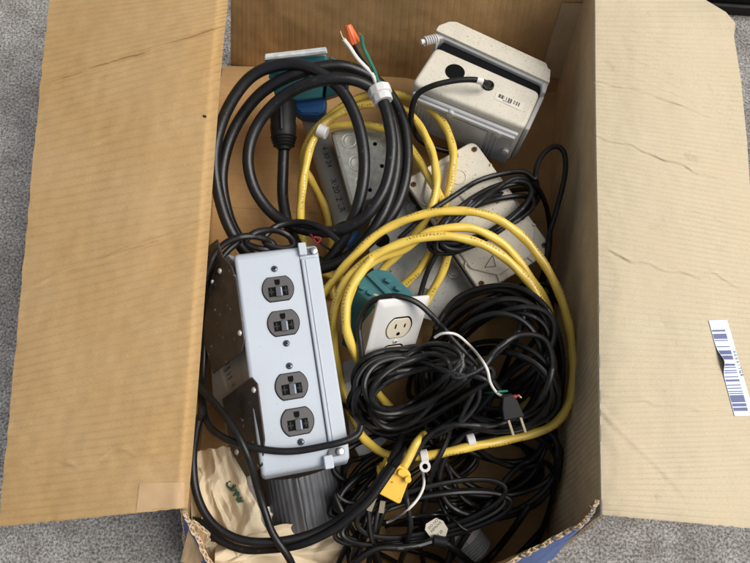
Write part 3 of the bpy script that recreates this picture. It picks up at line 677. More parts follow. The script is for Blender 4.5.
# 1 yellow upper cord
t = cord('yellow_cord', 'yellow extension cord coil with white clip, over the steel box', start=P(330, 120, .08))
def yellow(pts, r=.0051, **k):
    q = lay(pts, r, 16, **k); return tube(B(), q, r, 12, twist=80, amp=.06)
c1 = yellow([(333, 300), (330, 262), (331, 240), (325, 208), (310, 178), (303, 162, .06), (311, 136, .085), (336, 111, .095), (368, 95, .10), (406, 97, .11), (438, 116, .12), (453, 150, .125), (449, 190, .125), (439, 228, .12), (425, 262, .1), (405, 284, .08), (388, 298, .05), (380, 312, .03)])
obj('cable', c1, 'yellow', t, world=True)
c2 = yellow([(345, 280), (318, 270), (303, 243), (301, 205, .05), (304, 165, .09), (316, 133, .1), (342, 125, .1), (375, 127, .1), (404, 140, .1), (428, 176, .1), (444, 205, .12), (451, 236, .12), (444, 268, .1), (428, 298, .085), (416, 316, .075), (408, 330, .06)])
obj('cable', c2, 'yellow', t, world=True)
c3 = yellow([(376, 320, .03), (374, 292, .05), (382, 270, .08), (402, 250, .11), (424, 222, .12), (436, 190, .12), (432, 152, .12), (412, 116, .11), (384, 104, .1), (352, 108, .095), (327, 122, .09), (311, 146, .09), (303, 185, .07), (300, 225, .06), (303, 262, .05)])
obj('cable', c3, 'yellow', t, world=True)
bm = B(); a = P(318, 129.5, .118); b_ = P(327, 133.5, .118); tube(bm, [a, a.lerp(b_, .5), b_], .0085, 14); obj('clip', bm, 'white_pl', t, world=True, bev=.001)
bm = B(); a = P(425.5, 300.5, .092); b_ = P(430, 290, .096); tube(bm, [a, b_], .0067, 12); obj('white_tip', bm, 'white_w', t, world=True)

# teal box in the middle
fr = Frame((376, 283, .145), (402, 297, .145), (394, 270, .148))
t = thing('teal_gang_box', 'dark teal plastic gang box with ribs, behind the white wall plate', 'junction box', fr)
bm = B(); prism(bm, round_poly(fr.ls([(351, 283), (375, 269), (389, 271), (414, 294), (382, 312)]), .003), -.002, 0, ); o = obj('rim', bm, 'teal', t, bev=.0008)
Q1 = [P(351, 284, .1435), P(382, 313, .1435), P(414, 295, .144), P(376, 270, .145)]; Q2 = [P(341, 345, .07), P(368, 362, .07), P(410, 330, .07), P(376, 310, .07)]
bm = B(); A_ = [bm.verts.new(p) for p in Q1]; B_ = [bm.verts.new(p) for p in Q2]; bm.faces.new(A_); bm.faces.new(B_[::-1]); [bm.faces.new((A_[i], B_[i], B_[(i + 1) % 4], A_[(i + 1) % 4])) for i in range(4)]
o = obj('body', bm, 'teal', t, world=True, bev=.002); stamp_obj(o)
bm = B(); prism(bm, fr.ls([(366, 275), (371, 272), (400, 301), (395, 304)]), .0002, .004); obj('ridge', bm, 'teal', t, bev=.001)
for px, py in ((362, 288), (370, 293), (377, 299), (388, 281), (398, 289)):
    x, y = fr.l(px, py); bm = B(); box(bm, x - .0035, x + .0035, y - .0022, y + .0022, .0001, .006); obj('tab', bm, 'teal', t, bev=.0008)

# white enclosure on its side
fr = Frame((412, 83, .150), (525, 128, .150), (436, 46, .138))
t = thing('weatherproof_enclosure', 'aged white enclosure on its side with round hole and hinged lid ajar', 'enclosure', fr)
cf = fr.ls([(412, 83), (436, 46), (541, 92), (525, 128)])
bm = B(); prism(bm, round_poly(cf, .009), -.075, 0); o = obj('body', bm, 'cream', t, bev=.0045, seg=4); stamp_obj(o)
W = cf[3][0] - cf[0][0]; D = cf[1][1]
# ribbed grey base on the near side
bm = B(); box(bm, .004, W - .004, -.0065, -.0002, -.074, -.010); base = obj('base_panel', bm, 'clear', t, bev=.0025, seg=3)
for k in range(3): bm = B(); box(bm, .016 + k * .005, .0175 + k * .005, -.0085, -.0062, -.07, -.018); obj('rib', bm, 'clear', base, bev=.0005)
for k in range(3): bm = B(); box(bm, W - .036 + k * .005, W - .0345 + k * .005, -.0085, -.0062, -.07, -.018); obj('rib', bm, 'clear', base, bev=.0005)
bm = B(); box(bm, .006, W - .006, -.0105, -.0062, -.018, -.013); obj('rib', bm, 'clear', base, bev=.0008)
bm = B(); box(bm, .036, W - .040, -.0085, -.0062, -.062, -.022); obj('raised_panel', bm, 'clear', base, bev=.001)
for x, z in ((.010, -.022), (.058, -.0155), (W - .026, -.018), (W - .010, -.045), (.06, -.05)):
    bm = B(); cyl(bm, (x, -.0062, z), (x, -.0112, z), .0045, n=18); cyl(bm, (x, -.0113, z), (x, -.0118, z), .002, n=12); obj('boss', bm, 'lightgrey', base, bev=.0005)
# side end with hanger
bm = B(); prism(bm, [(W + .000, .004), (W + .006, .006), (W + .008, D - .006), (W + .002, D - .002)], -.07, -.006); obj('end_panel', bm, 'lightgrey', t, bev=.002)
# lid
lidp = [(435, 44), (437, 37), (447, 23), (457, 23), (547, 65), (548, 74), (543, 93), (538, 90)]
bm = B(); hx = fr.ls([(438, 49.5), (443.5, 40), (541, 83), (540.5, 93)]); prism(bm, hx, -.06, -.0025); obj('gap_shade', bm, mat('gap_shade_black', (.008, .008, .009), .8, spec=.05), t, bev=.002)  # near-black block filling the lid gap, standing in for its shaded interior
hx = fr.ls([(434, 44), (437, 34), (549, 82), (545, 94), (541, 93.5), (541, 85), (443, 39.5), (438.5, 40), (437.5, 45)]); bm = B(); prism(bm, hx, -.055, .003); obj('hinge_rail', bm, 'lightgrey', t, bev=.002)
hx = fr.ls([(435, 34), (438, 29), (446, 26), (549, 73), (548, 86)]); 
bm = B(); prism(bm, round_poly(hx, .002), -.06, .0065); lid = obj('lid', bm, 'cream', t, bev=.003, seg=3)
hx = fr.ls([(444, 27.5), (447, 22.5), (456, 22.5), (546, 64), (549, 73)]); bm = B(); prism(bm, round_poly(hx, .003), -.055, .002); obj('lid_dome', bm, 'cream', lid, bev=.003, seg=3)
x, y = fr.l(455, 72); bm = B(); prism(bm, disc(x, y, .0125, 32), .0001, .0004); obj('round_hole', bm, 'hole', t)
x, y = fr.l(488, 86); bm = B(); lathe(bm, (x, y, 0), (0, 0, 1), [(0, .0075), (.003, .0072), (.004, .006), (.002, .004), (.006, .0035)], 24); obj('grommet', bm, 'black_pl', t)
qd = fr.ls([(497, 91.5), (524, 103.5), (521, 111), (494, 98.5)]); bm = B(); uvl = bm.loops.layers.uv.verify(); vs = [bm.verts.new((x_, y_, .0004)) for x_, y_ in qd]; f = bm.faces.new(vs)
for lp, uv in zip(f.loops, ((0, 1), (1, 1), (1, 0), (0, 0))): lp[uvl].uv = uv
st = obj('bar_code_sticker', bm, 'code_small', t, smooth=False)
x, y = fr.l(506.5, 102.2); obj('printed_text', text_bm('HC·70452', .0026, at2(x, y, .0006, 1)), 'ink', st, smooth=False)
# spring hinge
c0 = P(437, 38, .150); c1 = P(421, 42, .153); pts = []
for i in range(121):
    tt = i / 120; ax = (c1 - c0).normalized(); u_ = ax.orthogonal().normalized(); v_ = ax.cross(u_); an = tt * 2 * math.pi * 6; pts.append(c0.lerp(c1, tt * .8) + (u_ * math.cos(an) + v_ * math.sin(an)) * .0048)
bm = B(); tube(bm, pts, .0011, 8); cyl(bm, c0, c1, .0033, n=12); obj('spring', bm, 'white_pl', t, world=True)

# grey PVC fitting and paper tag near the front
a = P(438, 505, .045); b_ = P(472, 549, .04); ax = (b_ - a); L_ = ax.length
t = thing('pvc_fitting', 'grey plastic conduit fitting with threaded end among the front cords', 'pipe fitting', loc=a)
bm = B(); lathe(bm, a, ax, [(0, .017), (.0, .021), (L_ * .42, .021), (L_ * .44, .0235), (L_ * .80, .0235), (L_ * .82, .019)], 32); o = obj('sleeve', bm, 'pvc', t, world=True); stamp_obj(o)
pr = []; 
for k in range(6): pr += [(L_ * .82 + k * .0032, .0215), (L_ * .82 + k * .0032 + .0016, .0232)]
bm = B(); lathe(bm, a, ax, [(L_ * .82, .017)] + pr + [(L_ * .82 + .021, .020), (L_ * .82 + .021, .015), (L_ * .6, .015)], 32); obj('thread', bm, 'pvc', t, world=True)
sd_ = ax.cross(Vector((0, 0, 1))).normalized(); un = sd_.cross(ax.normalized())
for k in range(5):
    an = R(-70 + k * 35); d_ = un * math.cos(an) + sd_ * math.sin(an); bm = B(); tube(bm, [a + ax * .46 + d_ * .0235, a + ax * .78 + d_ * .0235], .0012, 6); obj('rib', bm, 'pvc', t, world=True)
bm = text_bm('CL 2', .010, Matrix.Identity(4))
for v in bm.verts: th = v.co.x / .021; v.co = a + ax * .2 + ax.normalized() * (-v.co.y) * 1 + (un * math.cos(th) - sd_ * math.sin(th)) * .0213
obj('printed_text', bm, 'ink', t, world=True, smooth=False)

# roll of silver tape under the end of the grey power box
a = P(296, 466, .085); b_ = P(306, 521, .068); ax = b_ - a; L_ = ax.length; rr = .052
c_off = Vector((0, 0, -rr * .93))
t = thing('duct_tape_roll', 'silver duct tape roll with ribbed wrinkled side under the power box end', 'tape roll', loc=a)
bm = B(); q = ax.normalized(); side = q.cross(Vector((0, 0, 1))).normalized(); up = side.cross(q); rings = []
for j in range(9):
    ring = []
    for i in range(220):
        th = 2 * math.pi * i / 220; wr_ = .0004 * math.sin(th * 58 + 2 * nzs(th, 0, 2)) + .00035 * nzs(th * 6, j * .25, 3, 4) + (.0016 * math.exp(-((th - 6.25) / .03) ** 2) + .0014 * math.exp(-((th - .06) / .035) ** 2) - .0012 * math.exp(-((th - .14) / .05) ** 2)) * (1 + nzs(th * 9, j * .5, 2))
        ring.append(bm.verts.new(a + c_off + ax * (j / 8) + (up * math.cos(th) + side * math.sin(th)) * (rr + wr_)))
    rings.append(ring)
inn = [[bm.verts.new(a + c_off + ax * j + (up * math.cos(2 * math.pi * i / 220) + side * math.sin(2 * math.pi * i / 220)) * .030) for i in range(220)] for j in (0, 1)]
seq = [inn[0]] + rings + [inn[1]]
for A_, B_ in zip(seq, seq[1:]):
    for i in range(220): bm.faces.new((A_[i], A_[(i + 1) % 220], B_[(i + 1) % 220], B_[i]))
o = obj('tape_winding', bm, 'tape_roll', t, world=True, angle=50); stamp_obj(o)
bm = B(); lathe(bm, a + c_off, ax, [(-.0005, .0295), (L_ + .0005, .0295), (L_ + .0005, .0265), (-.0005, .0265)], 48); obj('core', bm, 'kraft_out', t, world=True)

# crumpled paper bag
def crump(x, y, seed):
    rd = random.Random(seed); z = 0
    x2 = x + .10 * nzs(x, y, 2.2, seed); y2 = y + .10 * nzs(x, y, 2.2, seed + 9)
    for k in range(5):
        an = rd.uniform(-.5, .5) + (1.2 if k % 2 else .25); fq = (1.1, 1.7, 2.7, 4.6, 8.)[k]; ph = rd.uniform(0, 5); c_ = x2 * math.cos(an) + y2 * math.sin(an)
        w_ = abs(((c_ * fq + ph) % 2) - 1); z += w_ * (1., .7, .5, .28, .12)[k] * (1 if k < 2 else .4 + 1.2 * abs(nzs(x, y, 2.5, seed + k)))
    return z - 1.
def paper(quad, z4, amp, seed, nu=64, nv=64, edge=3):
    bm = B(); V = []
    for i in range(nu + 1):
        row = []
        for j in range(nv + 1):
            v = i / nu; u = j / nv
            a = np.array(quad[0]) * (1 - u) + np.array(quad[1]) * u; b = np.array(quad[3]) * (1 - u) + np.array(quad[2]) * u; q = a * (1 - v) + b * v
            z = (z4[0] * (1 - u) + z4[1] * u) * (1 - v) + (z4[3] * (1 - u) + z4[2] * u) * v
            ed = (edge * nzs(v, 0, 5, seed) + edge * .5 * nzs(v, 1, 15, seed)) * (u in (0, 1) or 1) ; q = q + np.array((ed * (u - .2), edge * nzs(u, 5, 6, seed)))
            k = crump(u * 1.3, v * 1.6, seed); row.append(bm.verts.new(P(q[0], q[1], z + amp * k)))
        V.append(row)
    for i in range(nu):
        for j in range(nv): bm.faces.new((V[i][j], V[i + 1][j], V[i + 1][j + 1], V[i][j + 1]))
    return bm
t = thing('paper_bag', 'crumpled cream paper bag with dark green lettering in the near left corner', 'paper bag', loc=P(240, 520, .05))
o1 = obj('bag_fold', paper([(193, 452), (233, 446), (266, 530), (206, 548)], (.10, .105, .095, .11), .020, 3), 'paper', t, world=True, angle=14)
o1b = obj('bag_fold', paper([(188, 470), (203, 468), (262, 585), (196, 580)], (.085, .09, .09, .11), .022, 8), 'paper', t, world=True, angle=14)
o2 = obj('bag_fold', paper([(215, 532), (338, 520), (366, 592), (215, 595)], (.095, .07, .055, .09), .03, 5), 'paper', t, world=True, angle=14)
o3 = obj('bag_fold', paper([(252, 508), (330, 498), (345, 535), (255, 540)], (.052, .05, .055, .055), .010, 6, 40, 60), 'white_film', t, world=True, angle=25)
for o in (o1, o1b, o2, o3): stamp_obj(o)
bv1 = bvh_of(o1)
for k, ch in enumerate('CYWNV'):
    p = on_surface(bv1, 230.5 + k * 2.8, 483.5 + k * 4.1, .0015)
    if p: obj('lettering', text_bm(ch, .0115, Matrix.Translation(p) @ Matrix.Rotation(R(-58), 4, 'Z'), bold=.0006), 'green_ink', o1, world=True, smooth=False)
bv1b = bvh_of(o1b)
for (px, py, r) in ((197, 521, 5), (210, 537, 4)):
    obj('green_mark', sticker(bv1b, [(px - r, py - r), (px + r, py - r * .6), (px + r * 1.2, py + r * 1.4), (px - r * .2, py + r * 1.1)], 8, 8, .0012), 'green_ink', o1b, world=True)
bv3 = bvh_of(o3)
for k in range(3):
    p = on_surface(bv3, 302 + k * 9, 526 - k * 1.5, .0014)
    if p: obj('lettering', text_bm('EHE'[k], .010, Matrix.Translation(p) @ Matrix.Rotation(R(40), 4, 'Z')), 'ink', o3, world=True, smooth=False)

# ================================================================== cords, laid on the heap in order
GC = 'thin black cords heaped in the box'

# 2 thick black cable with gland and bare wires
tk = [(284, 146, .085), (283, 170, .07), (283, 200, .06), (290, 230, .05), (303, 252, .05), (330, 263, .06), (368, 243, .1), (396, 207, .12), (407, 165, .125), (402, 118, .125), (380, 84, .125), (342, 66, .13), (298, 73, .13),
      (260, 94, .12), (233, 132, .11), (222, 175, .1), (228, 215, .09), (240, 240, .07), (258, 262, .05), (290, 274, .05), (326, 262, .06), (352, 222, .11), (364, 175, .135), (360, 130, .145), (343, 92, .15), (315, 70, .155), (286, 64, .155),
      (252, 76, .145), (227, 110, .13), (215, 152, .12), (219, 196, .1), (234, 236, .08), (262, 264, .05), (312, 270, .05), (352, 254, .08), (382, 216, .12), (396, 170, .13), (394, 130, .135), (380, 96, .14), (354, 80, .14), (318, 81, .14), (284, 96, .135), (258, 124, .125), (248, 158, .115), (257, 194, .1), (284, 222, .1), (325, 232, .1), (360, 221, .115), (384, 190, .13), (392, 150, .14), (388, 118, .148), (382, 98, .155)]
q = lay(tk, .0073, 14, step=2.0, zmax=.165)
t = cord('power_cable', 'thick black cable coil ending in a white gland with loose bare wires', 'cable', start=P(300, 150, .06))
obj('cable', tube(B(), q, .0073, 12), 'black_thick', t, world=True)
e = q[-1]; dr = (q[-1] - q[-6]).normalized(); 
bm = B(); lathe(bm, e - dr * .004, dr, [(0, .010), (.0, .0125), (.007, .0128), (.009, .0118), (.010, .0148), (.019, .0148), (.021, .012), (.023, .009)], 10); gl = obj('cable_gland', bm, 'white_pl', t, world=True, angle=25, bev=.0008)
k0 = e + dr * .019
def wire(pts, r, m, name, start):
    P3 = [start] + [P(*p) for p in pts]; A = catmull([tuple(p) for p in P3], .002); return obj(name, tube(B(), [Vector(a) for a in A], r, 8), m, t, world=True)
wire([(372, 74, .17), (358, 59, .185), (349, 46, .197), (343.5, 39, .205)], .0024, 'white_w', 'white_wire', k0 + Vector((-.002, 0, 0)))
wire([(342, 36.5, .207), (340, 31, .211)], .0010, 'copper', 'bare_end', P(343.5, 39.2, .205))
wire([(371, 72, .172), (361, 58, .18), (353, 43, .19)], .0022, 'black', 'black_wire', k0 + Vector((0, 0, -.002)))
wire([(374, 70, .172), (368, 57, .185), (363, 46, .195), (361.5, 36, .205)], .0022, 'green', 'green_wire', k0 + Vector((.002, 0, .001)))
wire([(360.5, 34, .207), (358.5, 33, .208)], .0008, 'copper', 'bare_end', P(361.5, 36.3, .2048))
a = P(354.5, 43, .192); b_ = P(347.5, 25, .207); ax = b_ - a; L_ = ax.length
bm = B(); n = 36; prof = [(0, .0062), (.15, .0064), (.5, .0054), (.9, .0044), (1, .0034)]; rings = []
qx = ax.normalized().orthogonal(); qy = ax.normalized().cross(qx)
for h, r in prof: rings.append([bm.verts.new(a + ax * h + (qx * math.cos(2 * math.pi * i / n) + qy * math.sin(2 * math.pi * i / n)) * r * (1 + (.08 if i % 3 == 0 and h < .95 else 0))) for i in range(n)])
for A_, B_ in zip(rings, rings[1:]):
    for i in range(n): bm.faces.new((A_[i], A_[(i + 1) % n], B_[(i + 1) % n], B_[i]))
bm.faces.new(rings[0][::-1]); bm.faces.new(rings[-1]); obj('wire_nut', bm, 'orange', t, world=True)
a = P(284, 149, .088); b_ = P(282.5, 103, .10); ax = b_ - a
bm = B(); L_ = ax.length; lathe(bm, a - ax * .02, ax, [(0, .0085), (.004, .0095), (.008, .013), (.02, .0165), (L_ * .5, .0175), (L_ * .6, .0165), (L_ * .85, .0185), (L_ * 1.05, .0185)], 18); pl = obj('plug', bm, 'black_pl', t, world=True, bev=.001)
for k in range(4):
    bm = B(); lathe(bm, a + ax * (.05 + k * .06), ax, [(0, .013 + k * .001), (.0012, .0145 + k * .001), (.0024, .013 + k * .001)], 18); obj('strain_rib', bm, 'black_pl', pl, world=True)
bm = B(); up_ = Vector((0, 0, 1)); prism_pts = [a + ax * .3 + up_ * .017, a + ax * .9 + up_ * .018]; tube(bm, prism_pts, .0025, 8); obj('ridge', bm, 'black_pl', pl, world=True)

# red and blue scraps of wire between coil and power box
t = thing('wire_scrap', 'short red and black wire ends poking out beside the power box', 'wire', loc=P(318, 240, .1))
obj('red_wire', tube(B(), [Vector(a) for a in catmull([tuple(P(*p)) for p in ((306, 228, .11), (312, 236, .118), (317, 243, .118), (321, 238, .12), (314, 237, .122))], .002)], .0011, 8), 'red', t, world=True)
obj('black_wire', tube(B(), [Vector(a) for a in catmull([tuple(P(*p)) for p in ((300, 227, .108), (315, 239, .116), (326, 247, .112), (332, 251, .10))], .002)], .0015, 8), 'black', t, world=True)
t = thing('blue_wire_nut', 'small blue wire connector in the shade under the black coil', 'wire nut', loc=P(352, 240, .07))
a = P(347, 243, .085); b_ = P(361, 231, .085); bm = B(); lathe(bm, a, b_ - a, [(0, .007), (.01, .0065), (.018, .0045), (.022, .002)], 12); obj('shell', bm, 'blue_pl', t, world=True); bm = B(); lathe(bm, a - (b_ - a) * .12, b_ - a, [(0, .0078), (.003, .0078)], 12); obj('collar', bm, 'blue_pl', t, world=True)

# 3 cord wrapped round the beige box
t = cord('black_cord', 'black cord wound in tight turns across the beige box', group=GC, start=P(490, 210, .1))
pts = [(418, 310, .05), (421, 292, .06), (428, 270, .08), (438, 250, .1)] + ovals(486, 216, 60, 18, -27, 6.3, 5, 14, 170) + [(436, 240), (462, 216), (495, 190), (515, 178), (534, 184, .1), (546, 205, .05), (550, 235, .05), (546, 270, .04), (538, 300, .03), (520, 330, .03)]
obj('cable', tube(B(), lay(pts, .0033, 10, zmax=.155), .0033, 9), 'black', t, world=True)
pts = [(398, 240, .05), (424, 216, .10), (452, 197, .115), (480, 180, .12), (512, 172, .12), (527, 173, .11), (535, 180, .1), (536, 168, .11), (543, 154, .12), (555, 146, .125), (564, 152, .125), (565, 174, .12), (557, 208, .1), (549, 236, .08), (546, 262, .06), (538, 290, .05), (528, 316, .04)]
t2 = cord('black_cord', 'black cord rising in one tall loop against the right inner wall', group=GC, start=P(550, 200, .08))
obj('cable', tube(B(), lay(pts, .0033, 12), .0033, 9), 'black', t2, world=True)

# 4 bottom heap
t = cord('black_cord', 'long black cord heaped in wide loops over the near half of the box', group=GC, start=P(450, 490, .03))
pts = [(352, 588)] + ovals(446, 470, 106, 42, -8, 3.6, 9, 21, 200) + [(400, 540), (440, 560), (470, 588)]
obj('cable', tube(B(), lay(pts, 0.0033, 16), 0.0033, 9), 'black', t, world=True)
t = cord('black_cord', 'black cord strands fanning low across the near left of the heap', group=GC, start=P(400, 480, .03))
pts = [(330, 588), (345, 550)] + ovals(402, 472, 80, 20, -33, 5.2, 10, 33, 120) + [(360, 540), (400, 565), (430, 588)]
obj('cable', tube(B(), lay(pts, .0031, 14), .0031, 8), 'black', t, world=True)

t = cord('black_cord', 'black cord tangled in crossing arcs in the dark middle of the heap', group=GC, start=P(490, 350, .03))
pts = [(400, 430), (420, 400)] + ovals(482, 356, 84, 44, -22, 4.2, 15, 64, 180) + [(450, 420), (410, 450), (372, 500), (352, 588)]
obj('cable', tube(B(), lay(pts, 0.0033, 16), 0.0033, 9), 'black', t, world=True)
# 5 yellow lower cord with connector
t = cord('yellow_cord', 'yellow extension cord in wide loops with clamps and a yellow plug', start=P(450, 330, .08))
obj('cable', yellow([(346, 335, .05), (349, 297, .08), (368, 265, .105), (404, 249, .12), (430, 232, .135), (470, 228, .14), (505, 246, .135), (532, 280, .12), (549, 310, .09), (551, 345, .07)]), 'yellow', t, world=True)
y1 = [(362, 434, .05), (354, 420, .06), (345, 400, .07), (336, 360, .075), (333, 325, .09)]
y1 += [(340, 292, .12), (362, 264, .135), (402, 243, .14), (445, 236, .14), (486, 246, .135), (518, 270, .12), (540, 300, .1), (548, 336, .08), (541, 375, .07), (524, 405, .065), (498, 424, .065), (462, 436, .065), (430, 433, .065), (404, 420, .06), (380, 396, .06), (358, 360, .075), (346, 325, .09), (350, 290, .11), (372, 258, .13)]
obj('cable', yellow(y1, step=2.0), 'yellow', t, world=True)
t_yellow = t
# 6 white wall plate
fr = Frame((395, 341, .125), (416.4, 338, .1103), (404.4, 308.7, .1545))
t = thing('wall_plate', 'white duplex wall plate, one outlet showing above the black cord coil', 'outlet', fr)
W2, L2 = .035, .057
bm = B(); v0 = rrect(-W2, W2, -L2, L2, .003, 3); v1 = rrect(-W2 + .006, W2 - .006, -L2 + .006, L2 - .006, .003, 3)
r0 = [bm.verts.new((x, y, -.006)) for x, y in v0]; r1 = [bm.verts.new((x, y, -.0035)) for x, y in v0]; r2 = [bm.verts.new((x, y, 0)) for x, y in v1]; k = len(v0)
bm.faces.new(r0[::-1]); bm.faces.new(r2)
for A_, B_ in ((r0, r1), (r1, r2)):
    for i in range(k): bm.faces.new((A_[i], A_[(i + 1) % k], B_[(i + 1) % k], B_[i]))
pl_ = obj('plate', bm, 'white_pl', t, bev=.0006); stamp_obj(pl_)
bm = B(); box(bm, -.022, .022, -.045, .045, -.045, -.0062); obj('yoke', bm, 'ivory', t, bev=.002)
def outlet_shape(cx, cy, r, cut): return [(cx + r * math.cos(a), cy + max(-cut, min(cut, r * math.sin(a)))) for a in [2 * math.pi * i / 40 for i in range(40)]]
for s in (1, -1):
    cy = s * .0195; bm = B(); prism(bm, outlet_shape(0, cy, .0176, .0148), .0001, .0003); obj('opening', bm, 'hole', t)
    bm = B(); prism(bm, outlet_shape(-.0009, cy - .0002, .0162, .0134), .0003, .0016); f_ = obj('outlet_face', bm, 'ivory', t, bev=.0006)
    for dx, h in ((-.0062, .0040), (.0062, .0034)): bm = B(); box(bm, dx - .0010, dx + .0010, cy + .001 - h + .003, cy + .004 + h - .002, .00165, .0019); obj('slot', bm, 'hole', f_)
    bm = B(); prism(bm, disc(0, cy - .008, .0024, 14), .00165, .0019); obj('ground_hole', bm, 'hole', f_)
screw(t, 0, 0, .0002, .003, 'white_pl')

# 7 right-hand coil
t = cord('black_cord', 'black cord coil spread between the beige box and the right wall', group=GC, start=P(490, 360, .05))
pts = [(440, 400), (436, 372)] + ovals(488, 366, 64, 70, 12, 4.3, 10, 41, 200) + [(470, 440), (430, 462), (395, 490), (375, 540), (380, 588)]
obj('cable', tube(B(), lay(pts, .0033, 14), .0033, 9), 'black', t, world=True)
obj('cable', tube(B(), lay([(345, 588), (372, 520), (400, 470), (418, 430)] + ovals(494, 352, 58, 42, -28, 4.2, 14, 77, 160) + [(430, 400), (400, 440), (380, 500), (365, 588)], .0033, 14), .0033, 9), 'black', t, world=True)
t = cord('black_cord', 'black cord sweeping in broad arcs across the near right corner', group=GC, start=P(540, 450, .05))
pts = [(434, 330, .05), (455, 300, .07), (487, 287, .08), (522, 289, .08), (549, 312, .08), (562, 352, .075), (560, 400, .07), (548, 440, .06), (528, 478, .06), (495, 493, .06), (462, 480, .06), (440, 455, .06), (425, 430, .06), (432, 418), (470, 452), (515, 462), (545, 448), (561, 424), (562, 448), (553, 480), (535, 505), (500, 513), (465, 500), (448, 470), (440, 440), (452, 425), (485, 455), (520, 468), (548, 464), (556, 490), (545, 525), (515, 560), (500, 588)]
obj('cable', tube(B(), lay(pts, .0036, 14), .0036, 9), 'black', t, world=True)
pts = [(470, 420, .05), (500, 385, .05), (530, 360, .06), (552, 368, .07), (558, 400, .07), (540, 450, .07), (515, 470, .07), (490, 500, .06), (470, 530, .05), (455, 553, .05), (440, 572, .05)]
t = cord('black_cord', 'single black cord running diagonally down over the grey fitting', group=GC, start=P(490, 500, .05))
obj('cable', tube(B(), lay(pts, .0034, 14), .0034, 9), 'black', t, world=True)

t = cord('black_cord', 'black cord coil filling the near right corner beside the torn board', group=GC, start=P(500, 480, .05))
pts = [(440, 588), (452, 540), (440, 500)] + ovals(496, 468, 66, 42, -14, 3.3, 9, 91, 190) + [(545, 430), (558, 455), (552, 500), (538, 540), (522, 568)]
obj('cable', tube(B(), lay(pts, .0034, 14), .0034, 9), 'black', t, world=True)
t = t_yellow
y_outer = [(318, 300, .05), (330, 285, .08), (352, 258, .13), (384, 230, .145), (430, 213, .15), (480, 213, .15), (517, 232, .145), (546, 267, .13), (565, 310, .115), (573, 358, .105), (570, 400, .095), (553, 425, .085), (520, 437, .08), (470, 447, .08), (425, 456, .085), (388, 455, .085), (366, 441, .08), (357, 428, .07)]
obj('cable', yellow(y_outer, step=2.0), 'yellow', t, world=True)
for (px, py, dx, dy) in ((424, 456.5, 6, -1), (471, 440.5, 6, -1.5)):
    z = hz(px, py, .003) - .006
    a = P(px - dx / 1.6, py - dy / 1.6, z); b_ = P(px + dx / 1.6, py + dy / 1.6, z); bm = B(); tube(bm, [a, b_], .0078, 14); c_ = obj('clamp', bm, 'white_pl', t, world=True, bev=.0008)
    if px < 450:
        p = P(px + 1, py + 10, z + .004); bm = B(); lathe(bm, p, (0, 0, 1), [(0, .0065), (.002, .0062), (.002, .0032), (0, .003)], 20); obj('eye', bm, 'white_pl', c_, world=True)
t = cord('black_cord', 'slim black cord knotted in small loops right of the bow tie coil', group=GC, start=P(500, 390, .05))
pts = [(430, 588), (420, 540), (430, 480), (450, 430)] + ovals(503, 388, 50, 40, 20, 4.2, 13, 107, 180) + [(440, 400), (424, 378)]
obj('cable', tube(B(), lay(pts, .0030, 12), .0030, 8), 'black', t, world=True)
t = cord('black_cord', 'slim black cord in low flat loops among the strands at the near edge', group=GC, start=P(430, 510, .05))
pts = [(365, 588), (352, 560)] + ovals(428, 512, 84, 26, -14, 3.2, 9, 113, 150) + [(372, 540), (390, 588)]
obj('cable', tube(B(), lay(pts, .0030, 14), .0030, 8), 'black', t, world=True)
# 8 two prong lead, then the bow-tie coil in front of the wall plate
t8 = cord('black_cord', 'thin black cord ending in a two prong plug near the right wall', group=GC, start=P(515, 415, .08))
q = lay([(372, 392, .06), (364, 372, .10), (361, 348, .13), (359, 325, .145), (370, 303, .15), (392, 296, .152), (416, 302, .15), (436, 320, .14), (455, 342, .125), (474, 362, .125), (492, 380, .13), (503, 396, .13), (507, 403, .13)], .0034, 10); obj('cable', tube(B(), q, .0034, 9), 'black', t8, world=True)
t = cord('black_cord', 'shiny black cord bundled in a figure eight over the white wall plate', group=GC, start=P(410, 390, .08))
pts = [(520, 330, .06), (500, 350, .08), (478, 372, .1)] + ovals(416, 391, 66, 41, -10, 2.2, 4, 51, -10) + ovals(418, 388, 72, 44, -16, 8, 10, 52, -20, grow=-.22, pinch=.78) + ovals(414, 388, 58, 33, -24, 4, 13, 58, -20, grow=-.2, pinch=.6) + [(455, 378), (482, 368), (496, 350), (520, 335), (545, 340), (552, 370), (535, 405), (495, 425), (450, 425), (425, 440), (405, 480), (410, 530), (390, 588)]
obj('cable', tube(B(), lay(pts, .0034, 10, zmax=.172), .0034, 9), 'black', t, world=True)
